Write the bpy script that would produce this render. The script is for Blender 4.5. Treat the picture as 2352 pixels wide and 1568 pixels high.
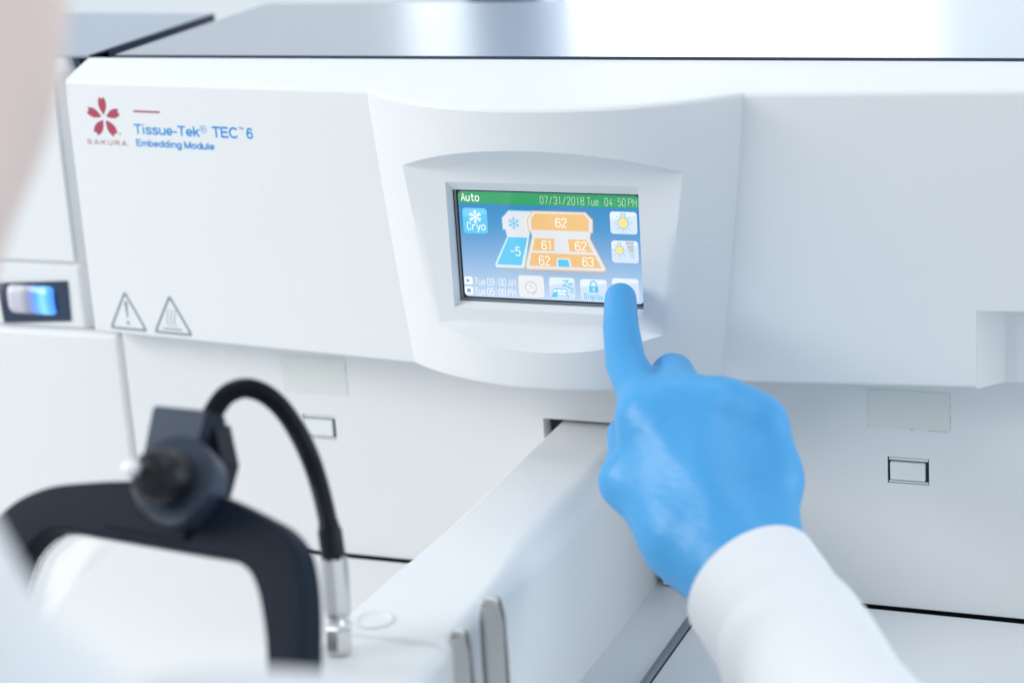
import bpy, bmesh, math, random
import numpy as np
from mathutils import Vector, Matrix, noise as mnoise

random.seed(7)
R = math.radians
scene = bpy.context.scene
for ob in list(bpy.data.objects):
    bpy.data.objects.remove(ob)
COL = scene.collection

# ------------------------------------------------------------------ camera
CAM = np.array([0.3722957, -0.9449782, 0.5655060])
AX = np.array([[0.92851985, 0.36590418, -0.06296844],      # right
               [0.05151553, -0.29492248, -0.95413148],     # down
               [-0.36769151, 0.88268616, -0.29269112]])    # forward
FPX = 4993.3                                               # focal length on a 2352 px wide print
cam_data = bpy.data.cameras.new('camera')
cam = bpy.data.objects.new('camera', cam_data)
COL.objects.link(cam)
cam.matrix_world = Matrix(((AX[0][0], -AX[1][0], -AX[2][0], CAM[0]),
                           (AX[0][1], -AX[1][1], -AX[2][1], CAM[1]),
                           (AX[0][2], -AX[1][2], -AX[2][2], CAM[2]),
                           (0, 0, 0, 1)))
cam_data.sensor_width = 36.0
cam_data.lens = 76.43
cam_data.clip_start = 0.02
cam_data.clip_end = 50
cam_data.dof.use_dof = True
cam_data.dof.focus_distance = 1.052
cam_data.dof.aperture_fstop = 5.2
scene.camera = cam


def P(px, py, d):
    """point at camera depth d seen at (px, py)"""
    v = np.array([(px - 1176) / FPX, (py - 784) / FPX, 1.0]) * d
    return CAM + AX.T @ v


def camvec(x, y, z):
    v = AX.T @ np.array([x, y, z], float)
    return v / np.linalg.norm(v)


def on_plane(px, py, p0, n):
    d = AX.T @ np.array([(px - 1176) / FPX, (py - 784) / FPX, 1.0])
    return CAM + d * (np.dot(np.array(p0) - CAM, n) / np.dot(d, n))


# ------------------------------------------------------------------ world and lamps
world = bpy.data.worlds.new('World')
scene.world = world
world.use_nodes = True
bg = world.node_tree.nodes['Background']
bg.inputs['Color'].default_value = (0.77, 0.895, 1.0, 1)
bg.inputs['Strength'].default_value = 0.53

scene.view_settings.view_transform = 'Standard'
scene.view_settings.look = 'None'
scene.view_settings.exposure = 0.12
scene.view_settings.gamma = 1.0


def area(name, loc, target, sx, sy, power, color):
    l = bpy.data.lights.new(name, 'AREA')
    l.shape = 'RECTANGLE'
    l.size, l.size_y, l.energy, l.color = sx, sy, power, color
    o = bpy.data.objects.new(name, l)
    COL.objects.link(o)
    o.location = loc
    o.rotation_euler = (Vector(target) - Vector(loc)).to_track_quat('-Z', 'Y').to_euler()
    return o


area('window_light', (-1.60, -0.95, 1.10), (0.0, 0.0, 0.28), 0.8, 0.8, 24, (1.0, 0.98, 0.94))
area('ceiling_light', (0.7, -0.25, 2.2), (0.1, 0.0, 0.3), 1.4, 0.8, 9, (0.97, 0.985, 1.0))
area('right_fill', (1.7, -1.0, 0.75), (0.1, 0.0, 0.2), 1.5, 1.2, 3, (0.86, 0.95, 1.0))  # added fill lamp that lifts the right-facing surfaces, not a known source
area('arm_side_fill', (1.25, 0.36, 0.30), (0.03, -0.08, 0.15), 0.5, 0.7, 5.0, (0.90, 0.96, 1.0))  # invented low lamp, brightens the arm's right side while missing the pod
area('wall_fill', (-0.4, 0.75, 2.1), (-0.4, 1.0, 0.2), 1.4, 0.5, 6, (0.95, 0.98, 1.0))  # extra lamp put in to brighten the back wall

# ------------------------------------------------------------------ materials
MATS = {}


def mat(name, color, rough=0.5, metal=0.0, emit=None, estr=1.0, spec=0.5, bump=0.0, bscale=200.0,
        var=0.0, vscale=8.0, coat=0.0, sss=0.0, sheen=0.0, trans=0.0, ior=1.5, alpha=1.0, specks=0):
    m = bpy.data.materials.new(name)
    m.use_nodes = True
    nt = m.node_tree
    b = nt.nodes['Principled BSDF']
    b.inputs['Base Color'].default_value = (*color, 1)
    b.inputs['Roughness'].default_value = rough
    b.inputs['Metallic'].default_value = metal
    b.inputs['Specular IOR Level'].default_value = spec
    b.inputs['IOR'].default_value = ior
    b.inputs['Coat Weight'].default_value = coat
    b.inputs['Subsurface Weight'].default_value = sss
    b.inputs['Subsurface Radius'].default_value = (0.6, 0.8, 1.0)
    b.inputs['Subsurface Scale'].default_value = 0.004
    b.inputs['Sheen Weight'].default_value = sheen
    b.inputs['Transmission Weight'].default_value = trans
    b.inputs['Alpha'].default_value = alpha
    if emit is not None:
        b.inputs['Emission Color'].default_value = (*emit, 1)
        b.inputs['Emission Strength'].default_value = estr
    if bump or var:
        tc = nt.nodes.new('ShaderNodeTexCoord')
    if bump:
        n = nt.nodes.new('ShaderNodeTexNoise')
        n.inputs['Scale'].default_value = bscale
        n.inputs['Detail'].default_value = 3
        bp = nt.nodes.new('ShaderNodeBump')
        bp.inputs['Strength'].default_value = bump
        bp.inputs['Distance'].default_value = 0.0005
        nt.links.new(tc.outputs['Object'], n.inputs['Vector'])
        nt.links.new(n.outputs['Fac'], bp.inputs['Height'])
        nt.links.new(bp.outputs['Normal'], b.inputs['Normal'])
    if var:
        n2 = nt.nodes.new('ShaderNodeTexNoise')
        n2.inputs['Scale'].default_value = vscale
        n2.inputs['Detail'].default_value = 4
        mx = nt.nodes.new('ShaderNodeMix')
        mx.data_type = 'RGBA'
        mx.inputs['A'].default_value = (*[c * (1 - var) for c in color], 1)
        mx.inputs['B'].default_value = (*[min(1, c * (1 + var)) for c in color], 1)
        nt.links.new(tc.outputs['Object'], n2.inputs['Vector'])
        nt.links.new(n2.outputs['Fac'], mx.inputs['Factor'])
        nt.links.new(mx.outputs['Result'], b.inputs['Base Color'])
    if specks:
        vo = nt.nodes.new('ShaderNodeTexVoronoi'); vo.inputs['Scale'].default_value = specks
        vo.inputs['Randomness'].default_value = 1.0
        lt = nt.nodes.new('ShaderNodeMath'); lt.operation = 'LESS_THAN'; lt.inputs[1].default_value = 0.032
        nz = nt.nodes.new('ShaderNodeTexNoise'); nz.inputs['Scale'].default_value = 9
        gt = nt.nodes.new('ShaderNodeMath'); gt.operation = 'GREATER_THAN'; gt.inputs[1].default_value = 0.55
        ml = nt.nodes.new('ShaderNodeMath'); ml.operation = 'MULTIPLY'
        sc_ = nt.nodes.new('ShaderNodeMath'); sc_.operation = 'MULTIPLY'; sc_.inputs[1].default_value = 0.33
        m2 = nt.nodes.new('ShaderNodeMix'); m2.data_type = 'RGBA'; m2.inputs['B'].default_value = (0.16, 0.17, 0.19, 1)
        for q in (vo, nz): nt.links.new(tc.outputs['Object'], q.inputs['Vector'])
        nt.links.new(vo.outputs['Distance'], lt.inputs[0]); nt.links.new(nz.outputs['Fac'], gt.inputs[0])
        nt.links.new(lt.outputs[0], ml.inputs[0]); nt.links.new(gt.outputs[0], ml.inputs[1])
        nt.links.new(ml.outputs[0], sc_.inputs[0]); nt.links.new(sc_.outputs[0], m2.inputs['Factor'])
        nt.links.new(mx.outputs['Result'], m2.inputs['A']); nt.links.new(m2.outputs['Result'], b.inputs['Base Color'])
        n3 = nt.nodes.new('ShaderNodeTexNoise'); n3.inputs['Scale'].default_value = 35; n3.inputs['Detail'].default_value = 5
        r3 = nt.nodes.new('ShaderNodeMapRange'); r3.inputs['To Min'].default_value = rough - 0.10; r3.inputs['To Max'].default_value = rough + 0.12
        nt.links.new(tc.outputs['Object'], n3.inputs['Vector']); nt.links.new(n3.outputs['Fac'], r3.inputs['Value'])
        nt.links.new(r3.outputs['Result'], b.inputs['Roughness'])
    MATS[name] = m
    return m


def srgb(r, g, b):
    f = lambda c: c / 12.92 if c <= 0.04045 else ((c + 0.055) / 1.055) ** 2.4
    return tuple(f(c / 255.0) for c in (r, g, b))


mat('white_plastic', (0.80, 0.815, 0.83), 0.42, bump=0.05, bscale=900, var=0.012, vscale=14, specks=95, spec=0.3)
mat('white_panel', (0.79, 0.80, 0.81), 0.5, bump=0.04, bscale=900, var=0.012, vscale=10, specks=60)
mat('deck_plastic', (0.74, 0.76, 0.78), 0.4, bump=0.05, bscale=700, var=0.02, vscale=18, specks=90)
mat('strip_grey', (0.76, 0.78, 0.80), 0.35, bump=0.04, bscale=600, var=0.03)
mat('dark_gap', (0.02, 0.023, 0.03), 0.7)
mat('navy_side', srgb(52, 66, 92), 0.5)
mat('lid_steel', (0.43, 0.475, 0.53), 0.25, metal=0.9, var=0.02, vscale=6)
mat('lid_grey', (0.36, 0.41, 0.49), 0.3, metal=0.35)
mat('black_plastic', (0.007, 0.010, 0.018), 0.42, bump=0.1, bscale=1500, spec=0.28)
mat('frame_plastic', (0.008, 0.015, 0.027), 0.55, bump=0.1, bscale=1500, spec=0.11)
mat('disc_plastic', (0.030, 0.045, 0.072), 0.32)
mat('blue_grey_plastic', (0.048, 0.070, 0.110), 0.34)
mat('knob_black', (0.005, 0.006, 0.009), 0.4, spec=0.35)
mat('rail_metal', (0.30, 0.33, 0.37), 0.28, metal=0.8)
mat('steel', (0.62, 0.62, 0.61), 0.22, metal=1.0, bump=0.05, bscale=400)
mat('bright_metal', (0.92, 0.93, 0.95), 0.42, metal=0.6)
mat('chrome', (0.85, 0.87, 0.9), 0.08, metal=1.0)
mat('print_red', srgb(176, 66, 92), 0.5)
mat('print_blue', srgb(0, 146, 224), 0.5)
mat('print_grey', (0.31, 0.35, 0.39), 0.5)
mat('tape', (0.735, 0.755, 0.73), 0.35, var=0.02, vscale=60)
mat('tape_grime', (0.14, 0.16, 0.19), 0.8)
mat('clear_block', (0.80, 0.83, 0.82), 0.25, var=0.05, vscale=300, coat=0.3)
mat('switch_frame', srgb(45, 58, 82), 0.4)
mat('switch_white', (0.72, 0.72, 0.80), 0.25)
m = mat('switch_rocker', (0.62, 0.62, 0.70), 0.25, emit=(0, 0, 0), estr=1.15)
_nt = m.node_tree
_tc = _nt.nodes.new('ShaderNodeTexCoord'); _sx = _nt.nodes.new('ShaderNodeSeparateXYZ'); _mr = _nt.nodes.new('ShaderNodeMapRange')
_mr.inputs['From Min'].default_value = 0.0475; _mr.inputs['From Max'].default_value = 0.0785
_cr = _nt.nodes.new('ShaderNodeValToRGB')
_cr.color_ramp.elements[0].position = 0.42; _cr.color_ramp.elements[0].color = (0, 0, 0, 1)
_cr.color_ramp.elements[1].position = 1.0; _cr.color_ramp.elements[1].color = (0.05, 0.22, 0.95, 1)
for _p, _c in ((0.52, (0.04, 0.10, 0.42, 1)), (0.64, (0.10, 0.38, 0.92, 1)), (0.78, (0.24, 0.66, 1.0, 1)), (0.91, (0.10, 0.42, 1.0, 1))):
    _e = _cr.color_ramp.elements.new(_p); _e.color = _c
_cb = _nt.nodes.new('ShaderNodeValToRGB')
_cb.color_ramp.elements[0].position = 0.28; _cb.color_ramp.elements[0].color = (0.64, 0.62, 0.70, 1)
_cb.color_ramp.elements[1].position = 0.62; _cb.color_ramp.elements[1].color = (0.02, 0.05, 0.16, 1)
_nt.links.new(_mr.outputs['Result'], _cb.inputs['Fac']); _nt.links.new(_cb.outputs['Color'], _nt.nodes['Principled BSDF'].inputs['Base Color'])
_nt.links.new(_tc.outputs['Object'], _sx.inputs[0]); _nt.links.new(_sx.outputs['X'], _mr.inputs['Value'])
_nt.links.new(_mr.outputs['Result'], _cr.inputs['Fac']); _nt.links.new(_cr.outputs['Color'], _nt.nodes['Principled BSDF'].inputs['Emission Color'])
mat('glove', (0.072, 0.365, 0.735), 0.40, bump=0.10, bscale=420, sss=0.10, spec=0.34)
mat('coat', (0.775, 0.79, 0.82), 0.9, bump=0.12, bscale=1200, sheen=0.1)
mat('skin', (0.76, 0.60, 0.54), 0.5, sss=0.1, var=0.05, vscale=20)
mat('hair', (0.18, 0.13, 0.10), 0.5, bump=0.5, bscale=300)
mat('eye', (0.75, 0.75, 0.75), 0.2)
mat('wall_paint', (0.86, 0.88, 0.90), 0.8)
mat('pillar_paint', (0.36, 0.45, 0.58), 0.5)
mat('window_pane', (0.8, 0.8, 0.8), 0.3, emit=(0.98, 0.99, 1.0), estr=2.0)
mat('window_dim', (0.8, 0.8, 0.8), 0.3, emit=(0.88, 0.92, 1.0), estr=1.1)
mat('window_blind', (0.8, 0.8, 0.8), 0.3, emit=(0.84, 0.90, 0.97), estr=0.60)
mat('bench', (0.62, 0.65, 0.68), 0.45)
g = mat('lens_glass', (1, 1, 1), 0.0, trans=1.0, ior=1.22)


# screen print: things a lit display shows, each in its own lit colour
def lit(name, c, k=0.92):
    return mat('lit_' + name, (0.012, 0.012, 0.014), 0.05, emit=srgb(*c), estr=k, spec=0.55)


lit('green', (58, 166, 108)); lit('white', (255, 255, 255), 1.0); lit('pale', (216, 232, 252))
lit('soft_white', (230, 234, 240)); lit('orange', (243, 198, 132)); lit('cyan', (98, 204, 245))
lit('sky', (122, 214, 250)); lit('grey', (176, 188, 206)); lit('mauve', (190, 193, 212))
lit('yellow', (255, 229, 150)); lit('cream', (238, 239, 242)); lit('clock', (203, 210, 222))
lit('blue_icon', (128, 168, 224)); lit('mint', (214, 240, 226)); lit('haze', (236, 246, 255))
mat('lcd_border', (0.015, 0.018, 0.03), 0.2)
mat('lcd_rim', (0.22, 0.24, 0.28), 0.35)
m = lit('background', (120, 170, 220))
nt = m.node_tree
tc = nt.nodes.new('ShaderNodeTexCoord'); sep = nt.nodes.new('ShaderNodeSeparateXYZ')
mr = nt.nodes.new('ShaderNodeMapRange')
mr.inputs['From Min'].default_value = 0.274; mr.inputs['From Max'].default_value = 0.321
cr = nt.nodes.new('ShaderNodeValToRGB')
cr.color_ramp.elements[0].color = (*srgb(196, 219, 243), 1)
cr.color_ramp.elements[1].color = (*srgb(56, 140, 200), 1)
e = cr.color_ramp.elements.new(0.52); e.color = (*srgb(124, 172, 220), 1)
e = cr.color_ramp.elements.new(0.78); e.color = (*srgb(72, 150, 206), 1)
nt.links.new(tc.outputs['Object'], sep.inputs[0]); nt.links.new(sep.outputs['Z'], mr.inputs['Value'])
nt.links.new(mr.outputs['Result'], cr.inputs['Fac'])
nt.links.new(cr.outputs['Color'], nt.nodes['Principled BSDF'].inputs['Emission Color'])


# ------------------------------------------------------------------ builders
def link(name, me, parent=None):
    o = bpy.data.objects.new(name, me)
    COL.objects.link(o)
    if parent is not None:
        o.parent = parent
    return o


def tag(o, label=None, cat=None, group=None, kind=None):
    if label: o['label'] = label
    if cat: o['category'] = cat
    if group: o['group'] = group
    if kind: o['kind'] = kind
    return o


def thing(name, loc, label, cat, group=None):
    o = bpy.data.objects.new(name, None)
    o.empty_display_size = 0.02
    COL.objects.link(o)
    o.location = loc
    THING_LOC[o.name] = Vector(loc)
    return tag(o, label, cat, group)


THING_LOC = {}


def base_of(parent):
    v = Vector((0, 0, 0))
    while parent is not None:
        v += parent.location
        parent = parent.parent
    return v


def weigh(me, ang):
    """area weighted corner normals, so that large flat faces stay flat beside small roundings"""
    n = len(me.polygons)
    if n > 30000: return
    fn = np.zeros(n * 3); me.polygons.foreach_get('normal', fn); fn = fn.reshape(-1, 3)
    fa = np.zeros(n); me.polygons.foreach_get('area', fa)
    li = np.zeros(len(me.loops), int); me.loops.foreach_get('vertex_index', li)
    lf = np.zeros(len(me.loops), int)
    for p in me.polygons: lf[p.loop_start:p.loop_start + p.loop_total] = p.index
    by = {}
    for l in range(len(li)): by.setdefault(li[l], []).append(l)
    c = math.cos(R(ang))
    out = np.zeros((len(li), 3))
    for v, ls in by.items():
        f = lf[ls]
        nn = fn[f]
        ok = (nn @ nn.T) > c
        out[ls] = (ok * fa[f][None, :]) @ nn
    ln = np.linalg.norm(out, axis=1)
    bad = ln < 1e-14
    out[bad] = fn[lf[bad]]; ln[bad] = 1
    me.normals_split_custom_set((out / ln[:, None]).tolist())


def finish(bm, name, mats, parent=None, smooth=None):
    """world-space bmesh -> object whose verts are relative to its parent"""
    bmesh.ops.recalc_face_normals(bm, faces=bm.faces)
    off = base_of(parent)
    if off.length:
        bmesh.ops.translate(bm, verts=bm.verts, vec=-off)
    if smooth is not None:
        for f in bm.faces: f.smooth = True
        for e in bm.edges:
            if len(e.link_faces) == 2:
                e.smooth = e.calc_face_angle(0) < R(smooth)
    me = bpy.data.meshes.new(name)
    bm.to_mesh(me)
    bm.free()
    if smooth is not None: weigh(me, smooth)
    for mm in (mats if isinstance(mats, (list, tuple)) else [mats]):
        me.materials.append(MATS[mm])
    return link(name, me, parent)


def raw(verts, faces, name, mats, parent=None, smooth=None, fmi=None, recalc=True, weld=0.0):
    bm = bmesh.new()
    vs = [bm.verts.new(tuple(v)) for v in verts]
    for i, f in enumerate(faces):
        try:
            fc = bm.faces.new([vs[k] for k in f])
        except ValueError:
            continue
        if fmi: fc.material_index = fmi[i]
    if weld:
        bmesh.ops.remove_doubles(bm, verts=bm.verts, dist=weld)
        bmesh.ops.dissolve_degenerate(bm, dist=weld, edges=bm.edges)
    if recalc:
        return finish(bm, name, mats, parent, smooth)
    return finish(bm, name, mats, parent, smooth)


def add_box(bm, x0, x1, y0, y1, z0, z1, r=0.0, seg=2, mi=0):
    b = bmesh.new()
    v = [b.verts.new((x, y, z)) for x in (x0, x1) for y in (y0, y1) for z in (z0, z1)]
    for f in ((0, 1, 3, 2), (4, 6, 7, 5), (0, 4, 5, 1), (2, 3, 7, 6), (0, 2, 6, 4), (1, 5, 7, 3)):
        b.faces.new([v[i] for i in f])
    if r:
        bmesh.ops.bevel(b, geom=list(b.edges), offset=r, segments=seg, affect='EDGES', profile=0.5)
    merge(bm, b, mi)


def merge(bm, b, mi=0, mtx=None):
    mp = {}
    b.verts.index_update()
    for v in b.verts:
        co = v.co if mtx is None else mtx @ v.co
        mp[v.index] = bm.verts.new(co)
    for f in b.faces:
        try:
            nf = bm.faces.new([mp[v.index] for v in f.verts])
            nf.material_index = mi
        except ValueError:
            pass
    b.free()


def box(name, x0, x1, y0, y1, z0, z1, m, parent=None, r=0.0, seg=3):
    bm = bmesh.new()
    add_box(bm, x0, x1, y0, y1, z0, z1, r, seg)
    return finish(bm, name, m, parent, 35 if r else None)


def frames(pts):
    pts = [Vector(p) for p in pts]
    n = len(pts)
    T = [(pts[min(i + 1, n - 1)] - pts[max(i - 1, 0)]).normalized() for i in range(n)]
    up = Vector((0, 0, 1)) if abs(T[0].z) < 0.9 else Vector((1, 0, 0))
    u = (up - T[0] * up.dot(T[0])).normalized()
    out = []
    for i in range(n):
        u = (u - T[i] * u.dot(T[i])).normalized()
        out.append((pts[i], T[i], u, T[i].cross(u)))
    return out


def add_tube(bm, pts, radii, nseg=16, cap=True, fn=None, mi=0, rot=0.0):
    rings = []
    fr = frames(pts)
    for i, (p, t, u, w) in enumerate(fr):
        r = radii[i] if hasattr(radii, '__len__') else radii
        ring = []
        for k in range(nseg):
            a = 2 * math.pi * k / nseg + rot
            rr = r * (fn(i / (len(fr) - 1), a) if fn else 1)
            ring.append(bm.verts.new(p + (u * math.cos(a) + w * math.sin(a)) * rr))
        rings.append(ring)
    for i in range(len(rings) - 1):
        for k in range(nseg):
            f = bm.faces.new((rings[i][k], rings[i][(k + 1) % nseg], rings[i + 1][(k + 1) % nseg], rings[i + 1][k]))
            f.material_index = mi
    if cap:
        bm.faces.new(rings[0][::-1]).material_index = mi
        bm.faces.new(rings[-1]).material_index = mi
    return rings


def smooth_path(pts, n):
    """Catmull-Rom through pts"""
    pts = [Vector(p) for p in pts]
    q = [pts[0] * 2 - pts[1]] + pts + [pts[-1] * 2 - pts[-2]]
    out = []
    m = len(pts) - 1
    for i in range(n):
        s = i / (n - 1) * m
        k = min(int(s), m - 1)
        t = s - k
        a, b, c, d = q[k:k + 4]
        out.append(0.5 * ((2 * b) + (c - a) * t + (2 * a - 5 * b + 4 * c - d) * t * t + (3 * b - a - 3 * c + d) * t ** 3))
    return out


# flat print: polygons in the x-z plane of a surface
class Print:
    def __init__(self, yfun, step=0.00006):
        self.bm = bmesh.new(); self.yf = yfun; self.mats = []; self.step = step

    def mi(self, m):
        if m not in self.mats: self.mats.append(m)
        return self.mats.index(m)

    def poly(self, pts, m, layer=1):
        vs = [self.bm.verts.new((x, self.yf(x) - self.step * layer, z)) for x, z in pts]
        f = self.bm.faces.new(vs)
        f.material_index = self.mi(m)
        if len(pts) > 4 or True:
            bmesh.ops.triangulate(self.bm, faces=[f])

    def ring(self, outer, inner, m, layer=1):
        n = len(outer)
        i = self.mi(m)
        O = [self.bm.verts.new((x, self.yf(x) - self.step * layer, z)) for x, z in outer]
        I = [self.bm.verts.new((x, self.yf(x) - self.step * layer, z)) for x, z in inner]
        for k in range(n):
            self.bm.faces.new((O[k], O[(k + 1) % n], I[(k + 1) % n], I[k])).material_index = i

    def stroke(self, pts, w, m, layer=1, closed=False, cap=0.5):
        pts = [np.array(p, float) for p in pts]
        n = len(pts)
        if not closed and cap:
            d = pts[0] - pts[1]; pts[0] = pts[0] + d / np.linalg.norm(d) * w * cap * 0.5
            d = pts[-1] - pts[-2]; pts[-1] = pts[-1] + d / np.linalg.norm(d) * w * cap * 0.5
        L, Rr = [], []
        for i in range(n):
            a = pts[i] - pts[i - 1] if (i > 0 or closed) else pts[i + 1] - pts[i]
            b = pts[(i + 1) % n] - pts[i] if (i < n - 1 or closed) else a
            a = a / np.linalg.norm(a); b = b / np.linalg.norm(b)
            na = np.array([-a[1], a[0]]); nb = np.array([-b[1], b[0]])
            mv = na + nb; l = np.linalg.norm(mv)
            mv = mv / l if l > 1e-6 else na
            s = min(1 / max(np.dot(mv, na), 0.35), 2.0)
            L.append(pts[i] + mv * w / 2 * s); Rr.append(pts[i] - mv * w / 2 * s)
        k = self.mi(m)
        V = lambda p: self.bm.verts.new((p[0], self.yf(p[0]) - self.step * layer, p[1]))
        Lv = [V(p) for p in L]; Rv = [V(p) for p in Rr]
        for i in range(n if closed else n - 1):
            j = (i + 1) % n
            self.bm.faces.new((Lv[i], Lv[j], Rv[j], Rv[i])).material_index = k

    def done(self, name, parent=None):
        off = base_of(parent)
        for f in self.bm.faces:
            f.normal_update()
            if f.normal.y > 0: f.normal_flip()
        bmesh.ops.translate(self.bm, verts=self.bm.verts, vec=-off)
        me = bpy.data.meshes.new(name)
        self.bm.to_mesh(me); self.bm.free()
        for mm in self.mats: me.materials.append(MATS[mm])
        return link(name, me, parent)


def rrect(x0, z0, x1, z1, r, n=5):
    out = []
    for cx, cz, a0 in ((x1 - r, z1 - r, 0), (x0 + r, z1 - r, 90), (x0 + r, z0 + r, 180), (x1 - r, z0 + r, 270)):
        for k in range(n + 1):
            a = R(a0 + 90 * k / n)
            out.append((cx + r * math.cos(a), cz + r * math.sin(a)))
    return out


def rpoly(pts, r, n=5):
    """polygon with rounded corners"""
    out = []
    m = len(pts)
    for i in range(m):
        p = np.array(pts[i], float); a = np.array(pts[i - 1], float) - p; b = np.array(pts[(i + 1) % m], float) - p
        la, lb = np.linalg.norm(a), np.linalg.norm(b); a /= la; b /= lb
        rr = r[i] if hasattr(r, '__len__') else r
        d = min(rr, la * 0.45, lb * 0.45)
        p1, p2 = p + a * d, p + b * d
        for k in range(n + 1):
            t = k / n
            q = (1 - t) ** 2 * p1 + 2 * t * (1 - t) * p + t * t * p2
            out.append((q[0], q[1]))
    return out


def circle(cx, cz, r, n=28, rz=None):
    return [(cx + r * math.cos(2 * math.pi * k / n), cz + (rz or r) * math.sin(2 * math.pi * k / n)) for k in range(n)]


# monoline display font, 4 wide and 8 high
O = [(1, 0), (3, 0), (4, 1.2), (4, 6.8), (3, 8), (1, 8), (0, 6.8), (0, 1.2)]
FONT = {
    '0': [O + [O[0]]],
    '1': [[(0.9, 6.7), (2.2, 8), (2.2, 0)]],
    '2': [[(0, 6.4), (0.9, 8), (3.1, 8), (4, 6.8), (4, 5.4), (0, 0), (4, 0)]],
    '3': [[(0, 6.8), (0.9, 8), (3.1, 8), (4, 7), (4, 5.2), (3, 4.2), (1.6, 4.2)], [(3, 4.2), (4, 3.3), (4, 1.1), (3.1, 0), (0.9, 0), (0, 1.2)]],
    '4': [[(3, 0), (3, 8), (0, 2.4), (4.2, 2.4)]],
    '5': [[(3.8, 8), (0.4, 8), (0.2, 4.4), (1.2, 5.1), (3, 5.1), (4, 4), (4, 1.2), (3, 0), (1, 0), (0, 1.2)]],
    '6': [[(3.9, 6.6), (3, 8), (1, 8), (0, 6.6), (0, 1.2), (1, 0), (3, 0), (4, 1.2), (4, 3.5), (3, 4.7), (1, 4.7), (0, 3.4)]],
    '7': [[(0, 8), (4, 8), (1.6, 0)]],
    '8': [[(1, 4.2), (0, 5.2), (0, 7), (1, 8), (3, 8), (4, 7), (4, 5.2), (3, 4.2), (1, 4.2), (0, 3.1), (0, 1.1), (1, 0), (3, 0), (4, 1.1), (4, 3.1), (3, 4.2)]],
    '9': [[(0.1, 1.3), (1, 0), (3, 0), (4, 1.4), (4, 6.8), (3, 8), (1, 8), (0, 6.8), (0, 4.8), (1, 3.6), (3, 3.6), (4, 4.7)]],
    '/': [[(0.4, 0), (3.6, 8)]],
    ':': [[(2, 1.6), (2, 2.2)], [(2, 5.6), (2, 6.2)]],
    '-': [[(0.2, 4), (3.8, 4)]],
    'T': [[(-0.2, 8), (4.2, 8)], [(2, 8), (2, 0)]],
    'P': [[(0, 0), (0, 8), (3, 8), (4, 7), (4, 5.2), (3, 4.2), (0, 4.2)]],
    'M': [[(0, 0), (0, 8), (2, 3), (4, 8), (4, 0)]],
    'A': [[(0, 0), (2, 8), (4, 0)], [(0.8, 2.6), (3.2, 2.6)]],
    'C': [[(4, 6.4), (3.1, 8), (1.1, 8), (0, 6.6), (0, 1.4), (1.1, 0), (3.1, 0), (4, 1.6)]],
    'D': [[(0, 0), (0, 8), (2.4, 8), (4, 6.4), (4, 1.6), (2.4, 0), (0, 0)]],
    'u': [[(0.2, 5.4), (0.2, 1), (1, 0), (2.6, 0), (3.8, 1.2)], [(3.8, 5.4), (3.8, 0)]],
    'e': [[(0.2, 2.8), (3.8, 2.8), (3.8, 4.4), (2.9, 5.4), (1.1, 5.4), (0.2, 4.4), (0.2, 1), (1.1, 0), (2.9, 0), (3.8, 0.9)]],
    't': [[(0.2, 5.4), (3.8, 5.4)], [(1.8, 7.6), (1.8, 0.8), (2.6, 0), (3.9, 0)]],
    'o': [[(1, 0), (3, 0), (4, 1), (4, 4.4), (3, 5.4), (1, 5.4), (0, 4.4), (0, 1), (1, 0)]],
    'r': [[(0.4, 0), (0.4, 5.4)], [(0.4, 3.8), (1.8, 5.4), (3.6, 5.4)]],
    'y': [[(0, 5.4), (2, 0.4)], [(4, 5.4), (1.6, -1.6), (0.5, -2.2)]],
    'i': [[(2, 0), (2, 5.4)], [(2, 7.2), (2, 7.8)]],
    's': [[(3.7, 4.4), (2.9, 5.4), (1, 5.4), (0.2, 4.5), (0.2, 3.5), (3.8, 2), (3.8, 0.9), (3, 0), (1, 0), (0.2, 0.9)]],
    'p': [[(0.2, 5.4), (0.2, -2.4)], [(0.2, 4.2), (1.2, 5.4), (3, 5.4), (3.9, 4.3), (3.9, 1.1), (3, 0), (1.2, 0), (0.2, 1)]],
    'l': [[(2, 8), (2, 0)]],
    'a': [[(0.4, 5), (1.2, 5.5), (2.8, 5.5), (3.6, 4.6), (3.6, 0)], [(3.6, 3.1), (1.2, 3), (0.2, 2.1), (0.2, 0.9), (1, 0), (2.4, 0), (3.6, 1.1)]],
}


def write(pr, s, x0, z0, x1, h, m, wt, layer=2, ratio=0.72):
    """word s between x0 and x1 on the baseline z0, cap height h"""
    n = len(s)
    adv = (x1 - x0) / (n - (1 - ratio))
    w = adv * ratio / 4
    k = h / 8
    for i, ch in enumerate(s):
        if ch == ' ': continue
        for st in FONT[ch]:
            pts = [(x0 + i * adv + px * w, z0 + pz * k) for px, pz in st]
            if len(pts) > 2 and pts[0] == pts[-1]:
                pr.stroke(pts[:-1], wt, m, layer, closed=True)
            else:
                pr.stroke(pts, wt, m, layer)


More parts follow.
